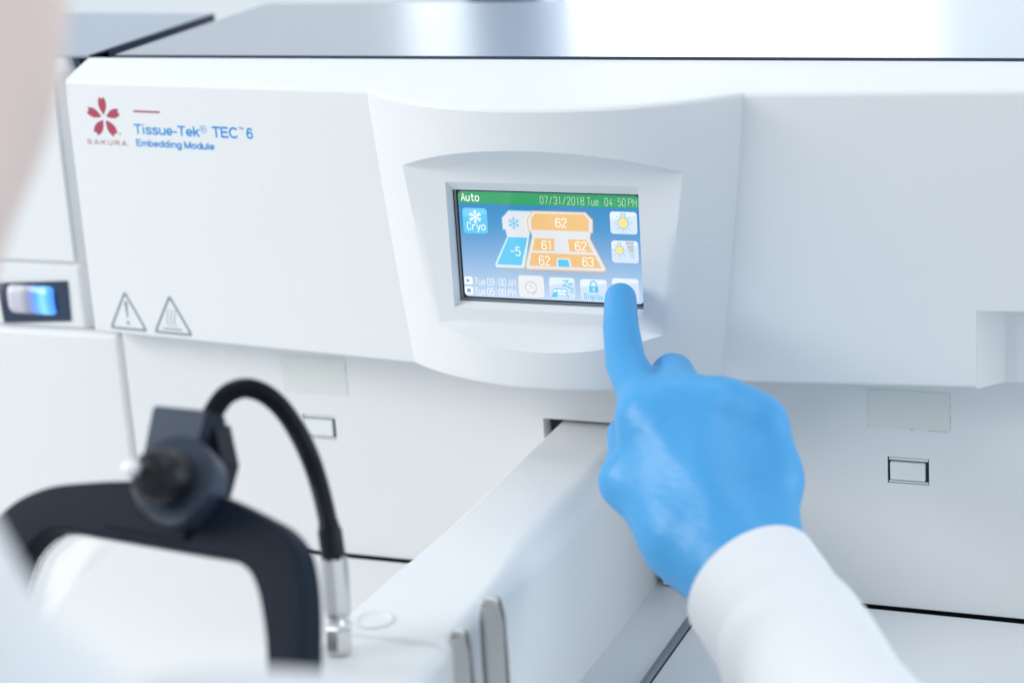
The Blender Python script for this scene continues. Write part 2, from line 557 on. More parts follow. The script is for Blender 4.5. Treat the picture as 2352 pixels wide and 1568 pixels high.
# smooth solids from distance fields
class Field:
    def __init__(self, lo, hi, h):
        self.h = h
        self.o = np.array(lo, np.float32)
        n = np.ceil((np.array(hi) - np.array(lo)) / h).astype(int) + 1
        ax = [self.o[i] + h * np.arange(n[i], dtype=np.float32) for i in range(3)]
        self.X, self.Y, self.Z = np.meshgrid(*ax, indexing='ij')
        self.F = np.full(self.X.shape, 1.0, np.float32)

    def blend(self, d, k):
        if k <= 0:
            self.F = np.minimum(self.F, d); return
        hh = np.maximum(k - np.abs(self.F - d), 0) / k
        self.F = np.minimum(self.F, d) - hh * hh * k * 0.25

    def cone(self, a, b, ra, rb, k=0.004, flat=None):
        a = np.array(a, np.float32); b = np.array(b, np.float32)
        ba = b - a
        px, py, pz = self.X - a[0], self.Y - a[1], self.Z - a[2]
        t = np.clip((px * ba[0] + py * ba[1] + pz * ba[2]) / np.dot(ba, ba), 0, 1)
        d = np.sqrt((px - t * ba[0]) ** 2 + (py - t * ba[1]) ** 2 + (pz - t * ba[2]) ** 2) - (ra + (rb - ra) * t)
        self.blend(d, k)

    def chain(self, pts, rad, k=0.004):
        keep = self.F
        self.F = np.full(keep.shape, 1.0, np.float32)
        for i in range(len(pts) - 1):
            self.cone(pts[i], pts[i + 1], rad[i], rad[i + 1], 0)
        d = self.F
        self.F = keep
        self.blend(d, k)

    def ell(self, c, r, M=None, k=0.004, carve=False):
        px, py, pz = self.X - c[0], self.Y - c[1], self.Z - c[2]
        if M is not None:
            M = np.array(M, np.float32)
            px, py, pz = (M[0, 0] * px + M[0, 1] * py + M[0, 2] * pz, M[1, 0] * px + M[1, 1] * py + M[1, 2] * pz,
                          M[2, 0] * px + M[2, 1] * py + M[2, 2] * pz)
        k0 = np.sqrt((px / r[0]) ** 2 + (py / r[1]) ** 2 + (pz / r[2]) ** 2)
        k1 = np.sqrt((px / r[0] ** 2) ** 2 + (py / r[1] ** 2) ** 2 + (pz / r[2] ** 2) ** 2)
        d = k0 * (k0 - 1) / np.maximum(k1, 1e-6)
        if carve:
            self.F = -self._smin(-self.F, d, k)
        else:
            self.blend(d, k)

    @staticmethod
    def _smin(a, b, k):
        hh = np.maximum(k - np.abs(a - b), 0) / k
        return np.minimum(a, b) - hh * hh * k * 0.25

    def mesh(self):
        F, h, o = self.F, self.h, self.o
        nx, ny, nz = F.shape
        acc = np.zeros((nx - 1, ny - 1, nz - 1, 3), np.float32)
        cnt = np.zeros((nx - 1, ny - 1, nz - 1), np.float32)
        S = F < 0
        cross = []
        for ax in range(3):
            sl0 = [slice(None)] * 3; sl1 = [slice(None)] * 3
            sl0[ax] = slice(0, -1); sl1[ax] = slice(1, None)
            f0, f1 = F[tuple(sl0)], F[tuple(sl1)]
            c = S[tuple(sl0)] != S[tuple(sl1)]
            cross.append(c)
            I = np.argwhere(c)
            t = f0[c] / (f0[c] - f1[c])
            pos = I.astype(np.float32)
            pos[:, ax] += t
            b, d = [a for a in range(3) if a != ax]
            for db in (0, 1):
                for dd in (0, 1):
                    J = I.copy(); J[:, b] -= db; J[:, d] -= dd
                    ok = (J[:, b] >= 0) & (J[:, d] >= 0) & (J[:, b] < acc.shape[b]) & (J[:, d] < acc.shape[d])
                    J2 = J[ok]
                    np.add.at(acc, (J2[:, 0], J2[:, 1], J2[:, 2]), pos[ok])
                    np.add.at(cnt, (J2[:, 0], J2[:, 1], J2[:, 2]), 1)
        used = cnt > 0
        idx = np.full(cnt.shape, -1, np.int64)
        idx[used] = np.arange(used.sum())
        verts = acc[used] / cnt[used][:, None] * h + o
        quads = []
        for ax in range(3):
            I = np.argwhere(cross[ax])
            b, d = [(1, 2), (2, 0), (0, 1)][ax]
            ok = (I[:, b] >= 1) & (I[:, d] >= 1) & (I[:, b] < F.shape[b] - 1) & (I[:, d] < F.shape[d] - 1)
            I = I[ok]
            def cell(ob, od):
                J = I.copy(); J[:, b] -= ob; J[:, d] -= od
                return idx[J[:, 0], J[:, 1], J[:, 2]]
            q = np.stack([cell(1, 1), cell(0, 1), cell(0, 0), cell(1, 0)], 1)
            inside = S[I[:, 0], I[:, 1], I[:, 2]]
            q[~inside] = q[~inside][:, ::-1]
            quads.append(q)
        return verts, np.concatenate(quads)


def relax(verts, quads, it, lam=0.5):
    v = verts.copy()
    e = np.concatenate([quads[:, [0, 1]], quads[:, [1, 2]], quads[:, [2, 3]], quads[:, [3, 0]]])
    n = len(v)
    deg = np.bincount(e.ravel(), minlength=n).astype(np.float32)
    for _ in range(it):
        for l in (lam, -lam * 1.03):
            s = np.zeros_like(v)
            for a in range(3):
                s[:, a] = np.bincount(e[:, 0], v[e[:, 1], a], n) + np.bincount(e[:, 1], v[e[:, 0], a], n)
            v = v + l * (s / np.maximum(deg, 1)[:, None] - v)
    return v


def field_object(fld, name, m, parent, it=6, fn=None):
    v, q = fld.mesh()
    v = relax(v, q, it)
    if fn is not None: v = fn(v)
    off = np.array(base_of(parent))
    me = bpy.data.meshes.new(name)
    me.from_pydata((v - off).tolist(), [], q.tolist())
    me.polygons.foreach_set('use_smooth', [True] * len(me.polygons))
    me.materials.append(MATS[m])
    me.update()
    return link(name, me, parent)


# ================================================================== SETTING
wall = tag(box('back_wall', -3.0, 2.6, 1.30, 1.40, -0.9, 2.4, 'wall_paint'), kind='structure')
win = thing('window', (-0.26, 1.27, 0.1), 'bright overexposed window in the wall behind the console', 'window')
box('pane', -0.452, -0.069, 1.262, 1.268, 0.10, 0.84, 'window_pane', win)
box('window_frame', -0.46, -0.0655, 1.27, 1.298, 0.08, 0.86, 'wall_paint', win)
win2 = thing('window', (-0.6, 1.27, 0.1), 'narrow dimmer window left of the blue pillar behind the console', 'window')
box('pane', -0.648, -0.552, 1.262, 1.268, 0.42, 0.84, 'window_dim', win2)
box('window_frame', -0.655, -0.548, 1.27, 1.298, 0.40, 0.86, 'wall_paint', win2)
win3 = thing('window', (0.5, 1.27, 0.1), 'window with a lowered pale blue blind behind the console', 'window')
box('blind', -0.063, 1.0, 1.262, 1.268, 0.10, 0.84, 'window_blind', win3)
box('window_frame', -0.065, 1.02, 1.27, 1.298, 0.08, 0.86, 'wall_paint', win3)
pil = tag(box('pillar', -0.546, -0.462, 1.20, 1.299, -0.9, 2.4, 'pillar_paint'), 'blue grey pillar between the windows behind the console', 'pillar')
stand = tag(box('equipment_box', -0.5195, -0.4655, 1.13, 1.199, 0.2440, 0.44, 'dark_gap', r=0.004), 'dark box mounted on the blue grey pillar behind the console', 'box')
bench = tag(box('bench_top', -1.6, 1.6, -0.46, 0.8, -0.04, 0.0, 'bench', r=0.004), kind='structure')

# ================================================================== CONSOLE
con = thing('embedding_console', (0, 0.05, 0), 'white laboratory console with a curved display pod and colour touch screen', 'lab machine')
RC = 0.130
SL = 0.105


def apex(z): return -0.0155 - 0.0130 * (z - 0.2331) / 0.1416
def y_panel(x): return 0.0145 + SL * (abs(x) - 0.0983)
def y_pod(x, z): return apex(z) + RC - math.sqrt(RC * RC - x * x)
def half(z):
    lo, hi = 0.05, 0.12
    for _ in range(40):
        mid = (lo + hi) / 2
        if y_pod(mid, z) < y_panel(mid): lo = mid
        else: hi = mid
    return lo


YF = -0.004
ZB, ZT, ZLO, ZHI = 0.2331, 0.3747, 0.2610, 0.3405
def crease(z):
    z = min(max(z, ZLO), ZHI)
    yc = apex(z) + RC
    return math.sqrt(RC * RC - (yc - YF) ** 2)


XE = 0.284
rT, rB = 0.0032, 0.002
SEAM_Y, SEAM_Z = 0.060, 0.381
NX, NZ = 0.2013, 0.2712           # notch in the right-hand panel
TL = [0, 0.5, 1]


def column_x(kind, t, z):
    hw, xc = half(min(max(z, ZB), ZT)), crease(z)
    if kind == 'L': return -XE + (XE - hw) * t
    if kind == 'l': return -hw + (hw - xc) * t
    if kind == 'a': return -xc + (xc - 0.0492) * t
    if kind == 'b': return -0.0492 + 0.0984 * t
    if kind == 'c': return 0.0492 + (xc - 0.0492) * t
    if kind == 'r': return xc + (hw - xc) * t
    if kind == 'R':
        return hw + (NX - hw) * t if t <= 1 else NX + (XE - NX) * (t - 1)


cols = [('L', i / 8) for i in range(8)] + [('l', i / 6) for i in range(6)] + [('a', i / 4) for i in range(4)] + \
       [('b', i / 20) for i in range(20)] + [('c', i / 4) for i in range(4)] + [('r', i / 6) for i in range(6)] + \
       [('R', i / 6) for i in range(6)] + [('R', 1 + i / 3) for i in range(4)]
POD = set('labcr')
REC = set('abc')


def front(kind, x, z): return y_pod(x, z) if kind in POD else y_panel(x)


def edge_z(kind, t, top):
    zf = ZHI if top else ZLO
    x = column_x(kind, t, zf)
    if kind not in REC: return x, zf
    z = zf
    for _ in range(30):
        y = y_pod(x, z)
        z = zf + (0.6 if top else -0.6) * max(YF - y, 0)
    return x, z


rows = []      # rows of points, each (x,y,z)
def add_row(fn): rows.append([fn(k, t) for k, t in cols])
# underside going back, bottom round
add_row(lambda k, t: (column_x(k, t, ZB), 0.049, ZB + 0.001))
for a in (0, 30, 60, 90):
    def f(k, t, a=a):
        x = column_x(k, t, ZB)
        y = front(k, x, ZB)
        return (x, y + rB * (1 - math.sin(R(a))), ZB + rB * (1 - math.cos(R(a))))
    add_row(f)
n_low = 5
for i in range(1, n_low + 1):
    def f(k, t, i=i):
        xe, ze = edge_z(k, t, False)
        z = ZB + rB + (ze - ZB - rB) * i / n_low
        x = column_x(k, t, z)
        return (x, front(k, x, z), z)
    add_row(f)
i_low_edge = len(rows) - 1
LEDGE = 9
for i in range(1, LEDGE + 1):
    def f(k, t, i=i):
        xe, ze = edge_z(k, t, False)
        s = i / LEDGE
        ye = front(k, xe, ze)
        if k in REC:
            yy = ye + (YF - ye) * (1 - (1 - s) ** 1.9)
            zz = ze + (ZLO + 0.003 * min(1, (YF - ye) / 0.006) - ze) * s
            return (xe, yy, zz)
        return (xe, ye, ze + 0.0002 * s)
    add_row(f)
i_floor0 = len(rows) - 1
zrows = [0.2652, 0.2695, 0.2775, 0.2855, 0.2935, 0.3015, 0.3095, 0.3175, 0.3255, 0.3330, 0.3368]
for z in zrows:
    def f(k, t, z=z):
        x = column_x(k, t, z)
        if k == 'R' and abs(z - 0.2695) < 1e-6: z2 = NZ
        else: z2 = z
        return (x, YF if k in REC else front(k, x, z2), z2)
    add_row(f)
i_hole0, i_hole1 = i_floor0 + 2, i_floor0 + 10
for i in range(LEDGE + 1):
    def f(k, t, i=i):
        xe, ze = edge_z(k, t, True)
        s = i / LEDGE
        ye = front(k, xe, ze)
        if k in REC:
            yy = YF + (ye - YF) * s ** 1.9
            zz = ZHI - 0.0022 * min(1, (YF - ye) / 0.006) * (1 - s) + (ze - ZHI) * s
            return (xe, yy, zz)
        return (xe, ye, ze - 0.0002 * (1 - s))
    add_row(f)
n_up = 4
for i in range(1, n_up + 1):
    def f(k, t, i=i):
        xe, ze = edge_z(k, t, True)
        z = ze + (ZT - rT - ze) * i / n_up
        x = column_x(k, t, z)
        return (x, front(k, x, z), z)
    add_row(f)
for a in (18, 36, 54, 72, 88):
    def f(k, t, a=a):
        x = column_x(k, t, ZT)
        y = front(k, x, ZT)
        return (x, y + rT * (1 - math.cos(R(a))), ZT - rT + rT * math.sin(R(a)))
    add_row(f)
for s in (0.12, 0.35, 0.65, 1.0):
    def f(k, t, s=s):
        x = column_x(k, t, ZT)
        y = front(k, x, ZT) + rT
        return (x, y + (SEAM_Y - y) * s, ZT + (SEAM_Z - ZT) * s)
    add_row(f)
add_row(lambda k, t: (column_x(k, t, ZT), SEAM_Y + 0.0005, SEAM_Z - 0.02))

nc = len(cols)
verts = [p for r_ in rows for p in r_]
faces = []
i_notch = i_hole0           # row whose right part sits at NZ
for i in range(len(rows) - 1):
    for j in range(nc - 1):
        k0, t0 = cols[j]; k1, t1 = cols[j + 1]
        if i_hole0 <= i < i_hole1 and k0 == 'b': continue
        if k0 == 'R' and t0 >= 1 and i < i_notch: continue
        faces.append((i * nc + j, i * nc + j + 1, (i + 1) * nc + j + 1, (i + 1) * nc + j))
# left end wall
j = 0
base = len(verts)
for i in range(len(rows)):
    verts.append((-XE, 0.08, rows[i][0][2]))
for i in range(len(rows) - 1):
    faces.append((i * nc, (i + 1) * nc, base + i + 1, base + i))
cover = raw(verts, faces, 'front_cover', 'white_plastic', con, smooth=32, weld=0.00003)
# notch lining
ny0 = y_panel(NX); ND = 0.0122
nb = []
bm = bmesh.new()
def quad(bm, *p, mi=0):
    f = bm.faces.new([bm.verts.new(q) for q in p]); f.material_index = mi; return f
quad(bm, (NX, ny0 + 0.0002, ZB), (NX, ny0 + 0.0002, NZ), (NX + 0.011, ny0 + ND, NZ), (NX + 0.011, ny0 + ND, ZB))
quad(bm, (NX + 0.011, ny0 + ND, ZB), (NX + 0.011, ny0 + ND, NZ), (XE, y_panel(XE) + ND, NZ), (XE, y_panel(XE) + ND, ZB))
quad(bm, (NX, ny0 + 0.0002, NZ), (XE, y_panel(XE) + 0.0002, NZ), (XE, y_panel(XE) + ND + .004, NZ), (NX, ny0 + ND + .004, NZ))
quad(bm, (NX, ny0, ZB), (NX + 0.011, ny0 + ND, ZB), (NX + 0.011, 0.0495, ZB + .001), (NX, 0.0495, ZB + .001))
quad(bm, (NX + 0.011, ny0 + ND, ZB), (XE, y_panel(XE) + ND, ZB), (XE, 0.0495, ZB + .001), (NX + 0.011, 0.0495, ZB + .001))
finish(bm, 'grip_recess', 'white_plastic', con)

# bezel chamfer round the display
OX0, OX1, OZ0, OZ1 = -0.0492, 0.0492, 0.2695, 0.3330
IX0, IX1, IZ0, IZ1 = -0.0478, 0.0478, 0.2718, 0.3282
o_ = [(OX0, YF, OZ0), (OX1, YF, OZ0), (OX1, YF, OZ1), (OX0, YF, OZ1)]
i_ = [(IX0, 0, IZ0), (IX1, 0, IZ0), (IX1, 0, IZ1), (IX0, 0, IZ1)]
w_ = [(x, 0.004, z) for x, y, z in i_]
raw(o_ + i_ + w_, [(k, (k + 1) % 4, 4 + (k + 1) % 4, 4 + k) for k in range(4)] + [(4 + k, 4 + (k + 1) % 4, 8 + (k + 1) % 4, 8 + k) for k in range(4)],
    'display_bezel', 'white_plastic', con)

# ------------------------------------------------------------------ display
HM = np.array([[0.0685106, -0.00413078, -73.8196], [0.00996358, -0.0722116, 347.29], [2.47306e-05, -1.99331e-05, 1.0]])
def U(x, y):
    v = HM @ np.array([x, y, 1.0]); return (v[0] / v[2] / 1000, v[1] / v[2] / 1000)
def UU(*p): return [U(*q) for q in p]


YS = 0.0012
disp = box('display', IX0 + 0.0001, IX1 - 0.0001, YS, YS + 0.0025, IZ0 + 0.0001, IZ1 - 0.0001, 'lcd_border', con)
lay = lambda x: YS
p = Print(lay)
AX0, AX1, AZ0, AZ1 = -0.0452, 0.0475, 0.2741, 0.3273
p.poly(rrect(AX0 - .0001, AZ0 - .0001, AX1 + .0001, AZ1 + .0001, 0.0022), 'lcd_rim', 1)
p.poly(rrect(AX0, AZ0, AX1, AZ1, 0.0021), 'lit_background', 2)
p.poly([(IX0 + .0006, IZ0 + .0006), (IX0 + .0016, IZ0 + .0016), (IX0 + .0016, IZ1 - .0002), (IX0 + .0006, IZ1 - .0002)], 'lcd_rim', 1)
p.poly([(IX0 + .0006, IZ0 + .0004), (IX1 - .0002, IZ0 + .0004), (IX1 - .0002, IZ0 + .0013), (IX0 + .0016, IZ0 + .0013)], 'lcd_rim', 1)
p.done('screen_background', disp)

p = Print(lay)
ZG = 0.3212
bar = [q for q in rrect(AX0, AZ0, AX1, AZ1, 0.0021) if q[1] > ZG]
bar = [(AX1, ZG)] + bar + [(AX0, ZG)]
p.poly(bar, 'lit_green', 4)
write(p, 'Auto', -0.0434, 0.3226, -0.0343, 0.0036, 'lit_white', 0.00050, 6)
write(p, '07/31/2018', -0.0023, 0.3222, 0.0200, 0.0036, 'lit_mint', 0.00023, 6, 0.66)
write(p, 'Tue', 0.0218, 0.3222, 0.0274, 0.0036, 'lit_mint', 0.00023, 6, 0.7)
write(p, '04:50', 0.0306, 0.3222, 0.0408, 0.0036, 'lit_mint', 0.00023, 6, 0.66)
write(p, 'PM', 0.0424, 0.3222, 0.0464, 0.0036, 'lit_mint', 0.00023, 6, 0.8)
p.done('status_bar', disp)


def snow(pr, cx, cz, r, m, layer, w):
    for k in range(6):
        a = R(90 + 60 * k)
        d = np.array([math.cos(a), math.sin(a)]); n = np.array([-d[1], d[0]])
        c = np.array([cx, cz])
        pr.stroke([c + d * r * 0.12, c + d * r], w, m, layer)
        for f_, l_ in ((0.72, 0.25), (0.42, 0.22)):
            for s in (-1, 1):
                q = c + d * r * f_
                pr.stroke([q + n * s * w * 0.5, q + d * r * l_ * 0.8 + n * s * r * l_], w * 0.85, m, layer)
    pr.poly(circle(cx, cz, r * 0.16, 10), m, layer)


# cold mode button
p = Print(lay)
x0, z1 = -0.0434, 0.3190; x1, z0 = -0.0305, 0.3062
p.poly(rrect(x0, z0, x1, z1, 0.0015), 'lit_cyan', 4)
p.poly([(x0 + .0002, z1 - .0045)] + [q for q in rrect(x0 + .0002, z0, x1 - .0002, z1 - .0002, 0.0014) if q[1] > z1 - 0.0035][::-1] + [(x1 - .0002, z1 - .0030)], 'lit_sky', 5)
snow(p, -0.0368, 0.3146, 0.0033, 'lit_white', 7, 0.00042)
write(p, 'Cryo', -0.0412, 0.3081, -0.0319, 0.0037, 'lit_white', 0.00040, 7)
p.done('button', disp)

# heating diagram
p = Print(lay)
sh = UU((745, 905), (1548, 935), (1540, 964), (762, 932))
p.poly(sh, 'lit_grey', 3)
cold = UU((822, 462), (1012, 468), (955, 530), (966, 625), (985, 632), (988, 665), (945, 890), (955, 915), (728, 908), (714, 878), (810, 664), (797, 617), (777, 615), (770, 520))
p.poly(cold, 'lit_cyan', 4)
cold_in = UU((825, 470), (996, 475), (949, 528), (960, 628), (980, 637), (982, 665), (938, 890), (946, 908), (733, 901), (722, 878), (817, 664), (803, 609), (783, 608), (777, 524))
p.poly(cold_in, 'lit_soft_white', 5)
p.poly(UU((825, 668), (970, 674), (924, 885), (738, 878)), 'lit_cyan', 6)
x_, z_ = U(865, 563)
snow(p, x_, z_, 0.0030, 'lit_cyan', 6, 0.00040)
hot = UU((1006, 467), (1414, 479), (1471, 538), (1472, 640), (1455, 640), (1452, 682), (1574, 912), (1564, 938), (964, 917), (954, 886), (1003, 664), (999, 628), (974, 624), (965, 530))
p.poly(hot, 'lit_orange', 7)
hot_in = UU((1010, 475), (1411, 487), (1463, 541), (1465, 632), (1448, 632), (1444, 684), (1566, 911), (1558, 930), (969, 909), (962, 886), (1011, 664), (1006, 619), (981, 616), (973, 533))
p.poly(hot_in, 'lit_soft_white', 8)
p.poly(UU((1030, 488), (1402, 497), (1442, 545), (1440, 628), (1002, 612), (998, 527)), 'lit_orange', 9)
p.poly(UU((1028, 675), (1175, 681), (1179, 776), (1010, 769)), 'lit_orange', 9)
p.poly(UU((1277, 685), (1420, 690), (1472, 787), (1295, 779)), 'lit_orange', 9)
p.poly(UU((1003, 788), (1194, 795), (1194, 893), (985, 886)), 'lit_orange', 9)
p.poly(UU((1194, 795), (1287, 798.6), (1296, 832), (1194, 827)), 'lit_orange', 9)
p.poly(UU((1287, 798.6), (1484, 806), (1540, 908), (1312, 898)), 'lit_orange', 9)
p.poly(UU((1206, 840), (1282, 843), (1295, 898), (1207, 894)), 'lit_cyan', 9)
for s, xa, xb, yb, ya in (('62', 1190, 1265, 590, 527), ('61', 1085, 1158, 760, 698), ('62', 1341, 1418, 769, 706), ('-5', 842, 912, 808, 746),
                          ('62', 1065, 1138, 878, 815), ('63', 1397, 1472, 888, 826)):
    (xx0, zz0), (xx1, zz1) = U(xa, (yb)), U(xb, ya)
    write(p, s, xx0, zz0, xx1, zz1 - zz0 - 0.0001, 'lit_white', 0.00041, 11, 0.74)
p.done('heating_diagram', disp)


def button(pr, x0, z0, x1, z1, m='lit_pale'):
    pr.poly(rrect(x0, z0, x1, z1, 0.0015), m, 4)
    if m == 'lit_pale':
        top = [q for q in rrect(x0 + .0001, z0, x1 - .0001, z1 - .0001, 0.0014) if q[1] > z1 - 0.0025]
        pr.poly([(x1 - .0001, z1 - 0.0018)] + top + [(x0 + .0001, z1 - 0.0042)], 'lit_haze', 5)


def bulb(pr, cx, cz, r):
    pr.poly(circle(cx, cz, r * 1.10, 28, r * 1.16), 'lit_cyan', 6)
    pr.poly(circle(cx, cz, r * 0.93, 28, r * 0.99), 'lit_yellow', 8)
    pr.poly([(cx - .5 * r, cz + r), (cx + .5 * r, cz + r), (cx + .5 * r, cz + 1.78 * r), (cx - .5 * r, cz + 1.78 * r)], 'lit_cyan', 7)
    pr.poly([(cx - .34 * r, cz + 1.1 * r), (cx + .34 * r, cz + 1.1 * r), (cx + .34 * r, cz + 1.62 * r), (cx - .34 * r, cz + 1.62 * r)], 'lit_yellow', 9)
    for a in (0, -45, -90, -135, 180, 135, 45):
        d = (math.cos(R(a)), math.sin(R(a)))
        pr.stroke([(cx + d[0] * r * 1.42, cz + d[1] * r * 1.42), (cx + d[0] * r * 1.75, cz + d[1] * r * 1.75)], 0.00035, 'lit_cyan', 6)


p = Print(lay)
button(p, 0.0327, 0.3085, 0.0462, 0.3194)
x_, z_ = U(1703, 562); bulb(p, x_, z_, 0.0026)
p.done('button', disp)
p = Print(lay)
button(p, 0.0327, 0.2943, 0.0462, 0.3052)
x_, z_ = U(1675, 770); bulb(p, x_, z_, 0.0021)
for a, b in ((0, .18), (.21, .38), (.41, .58)):
    p.poly(UU((1715 + 55 * a, 706 + 126 * a), (1782, 707 + 126 * a), (1784, 707 + 126 * b), (1715 + 55 * b, 706 + 126 * b)), 'lit_mauve', 6)
for a, b in ((.61, .78), (.82, 1.0)):
    p.poly(UU((1715 + 55 * a, 706 + 126 * a), (1785, 707 + 126 * a), (1787, 707 + 126 * b), (1717 + 55 * b, 706 + 126 * b)), 'lit_cyan', 6)
    a += .03; b -= .03
    p.poly(UU((1721 + 55 * a, 706 + 126 * a), (1781, 707 + 126 * a), (1783, 707 + 126 * b), (1721 + 55 * b, 706 + 126 * b)), 'lit_yellow', 7)
p.done('button', disp)

# timer rows
p = Print(lay)
for (px, py, w, s, icon) in ((519, 1001, 0.0021, 'Tue', 0), (523, 1077, 0.0021, 'Tue', 1)):
    cx, cz = U(px, py)
    p.poly(rrect(cx - w, cz - .0019, cx + w, cz + .0019, 0.0007), 'lit_white', 4)
    if icon == 0: p.poly([(cx - .0011, cz - .0011), (cx + .0011, cz), (cx - .0011, cz + .0011)], 'lit_blue_icon', 6)
    else: p.poly([(cx - .001, cz - .0009), (cx + .001, cz - .0009), (cx + .001, cz + .001), (cx - .001, cz + .001)], 'lit_blue_icon', 6)
    zb = cz - .0019
    hh = 0.0034
    xa = U(568, py)[0]
    write(p, 'Tue', xa, zb, xa + 0.0054, hh, 'lit_white', 0.00024, 4, 0.7)
    write(p, ('09:00', '05:00')[icon], xa + 0.0066, zb, xa + 0.0162, hh, 'lit_white', 0.00024, 4, 0.66)
    write(p, ('AM', 'PM')[icon], xa + 0.0178, zb, xa + 0.0214, hh, 'lit_white', 0.00024, 4, 0.8)
p.done('timer_readout', disp)

# bottom row of buttons
p = Print(lay)
button(p, U(903, 1050)[0], 0.2750, U(1096, 1050)[0], 0.2860, 'lit_cream')
cx, cz = U(997, 1054)
def arc(a0, a1, r, n=18): return [(cx + r * math.cos(R(a0 + (a1 - a0) * k / n)), cz + r * math.sin(R(a0 + (a1 - a0) * k / n))) for k in range(n + 1)]
p.stroke(arc(12, 265, 0.0029), 0.0006, 'lit_clock', 6)
p.stroke(arc(-2, -55, 0.0029, 6), 0.0006, 'lit_clock', 6)
p.stroke([(cx, cz + .0018), (cx, cz), (cx + .0017, cz)], 0.0004, 'lit_clock', 6)
p.poly([(cx + .0002, cz - .0033), (cx + .0022, cz - .0033), (cx + .0012, cz - .0017)], 'lit_clock', 7)
p.done('button', disp)
p = Print(lay)
button(p, U(1138, 1066)[0], 0.2748, U(1334, 1066)[0], 0.2857)
for (px, py, s, w) in ((1262, 1024, .0014, .0006), (1297, 1044, .0011, .0005), (1313, 1078, .0008, .00042)):
    cx, cz = U(px, py)
    p.stroke([(cx - s, cz + s), (cx + s, cz + s), (cx - s, cz - s), (cx + s, cz - s)], w, 'lit_cyan', 6, cap=0)
L = lambda *q: UU(*q)
p.poly(L((1163, 1078), (1172, 1062), (1262, 1064), (1277, 1080), (1277, 1093), (1270, 1100), (1290, 1128), (1284, 1134), (1156, 1128), (1150, 1120), (1170, 1096), (1163, 1090)), 'lit_cyan', 6)
p.poly(L((1169, 1079), (1175, 1069), (1192, 1070), (1191, 1089), (1170, 1088)), 'lit_white', 7)
p.poly(L((1200, 1070), (1259, 1072), (1270, 1082), (1269, 1092), (1236, 1094), (1199, 1089)), 'lit_white', 7)
p.poly(L((1224, 1077), (1240, 1078), (1240, 1086), (1224, 1085)), 'lit_cyan', 8)
p.poly(L((1202, 1095), (1238, 1101), (1262, 1100), (1272, 1114), (1202, 1110)), 'lit_white', 7)
p.poly(L((1200, 1119), (1275, 1122), (1280, 1128), (1199, 1125)), 'lit_white', 7)
p.done('button', disp)
p = Print(lay)
button(p, U(1375, 1076)[0], 0.2746, U(1580, 1076)[0], 0.2855)
cx, cz = U(1478, 1072)
p.poly([(cx - .0023, cz - .0014), (cx + .0023, cz - .0014), (cx + .0023, cz + .0016), (cx - .0023, cz + .0016)], 'lit_cyan', 6)
def arc2(a0, a1, r, n=14): return [(cx + r * math.cos(R(a0 + (a1 - a0) * k / n)), cz + .0026 + r * 1.1 * math.sin(R(a0 + (a1 - a0) * k / n))) for k in range(n + 1)]
p.stroke([(cx + .0015, cz + .0015)] + arc2(0, 180, .0015) + [(cx - .0015, cz + .0015)], 0.00065, 'lit_cyan', 7)
p.poly(circle(cx, cz + .0003, .0006, 12), 'lit_pale', 7)
p.poly([(cx - .0003, cz - .0010), (cx + .0003, cz - .0010), (cx + .0002, cz + .0002), (cx - .0002, cz + .0002)], 'lit_pale', 8)
write(p, 'Display', U(1409, 1143)[0], U(1409, 1143)[1], U(1549, 1150)[0], 0.0027, 'lit_cyan', 0.00038, 6, 0.78)
p.done('button', disp)
p = Print(lay)
button(p, U(1618, 1050)[0], 0.2750, U(1822, 1050)[0], 0.2866)
p.done('button', disp)

# ------------------------------------------------------------------ printed marks on the left panel
yl = lambda x: y_panel(x)
def petal(pr, base, tip, w, m):
    b, t = np.array(base), np.array(tip)
    d = t - b; n = np.array([-d[1], d[0]]) / np.linalg.norm(d)
    prof = [(0, 0), (.12, .33), (.28, .66), (.45, .92), (.62, 1.0), (.80, .90), (.94, .70), (1.02, .60)]
    left = [b + d * a + n * w * c for a, c in prof]
    right = [b + d * a - n * w * c for a, c in prof]
    notch = [b + d * .93 + n * w * .22, b + d * .90, b + d * .93 - n * w * .22]
    pr.poly([tuple(q) for q in left[1:] + notch + right[1:][::-1] + [b]], m, 2)


p = Print(yl)
for base_, tip_, w in (((-.2607, .3557), (-.2609, .3652), .0026), ((-.2622, .3546), (-.2712, .3580), .0025), ((-.2590, .3549), (-.2503, .3576), .0025),
                      ((-.2614, .3528), (-.2672, .3453), .0027), ((-.2596, .3528), (-.2542, .3451), .0027)):
    petal(p, base_, tip_, w, 'print_red')
p.poly(circle(-.2511, .3457, .0005, 10), 'print_red', 2)
p.done('flower_emblem', con)
p = Print(yl)
p.poly([(-.2407, .3578), (-.2237, .3578), (-.2237, .3588), (-.2407, .3588)], 'print_red', 2)
p.done('red_bar', con)


def el(cx, cz, rx, rz, a0, a1, n=18):
    return [(cx + rx * math.cos(R(a0 + (a1 - a0) * k / n)), cz + rz * math.sin(R(a0 + (a1 - a0) * k / n))) for k in range(n + 1)]


def ring_(cx, cz, rx, rz): return el(cx, cz, rx, rz, 0, 360, 26)


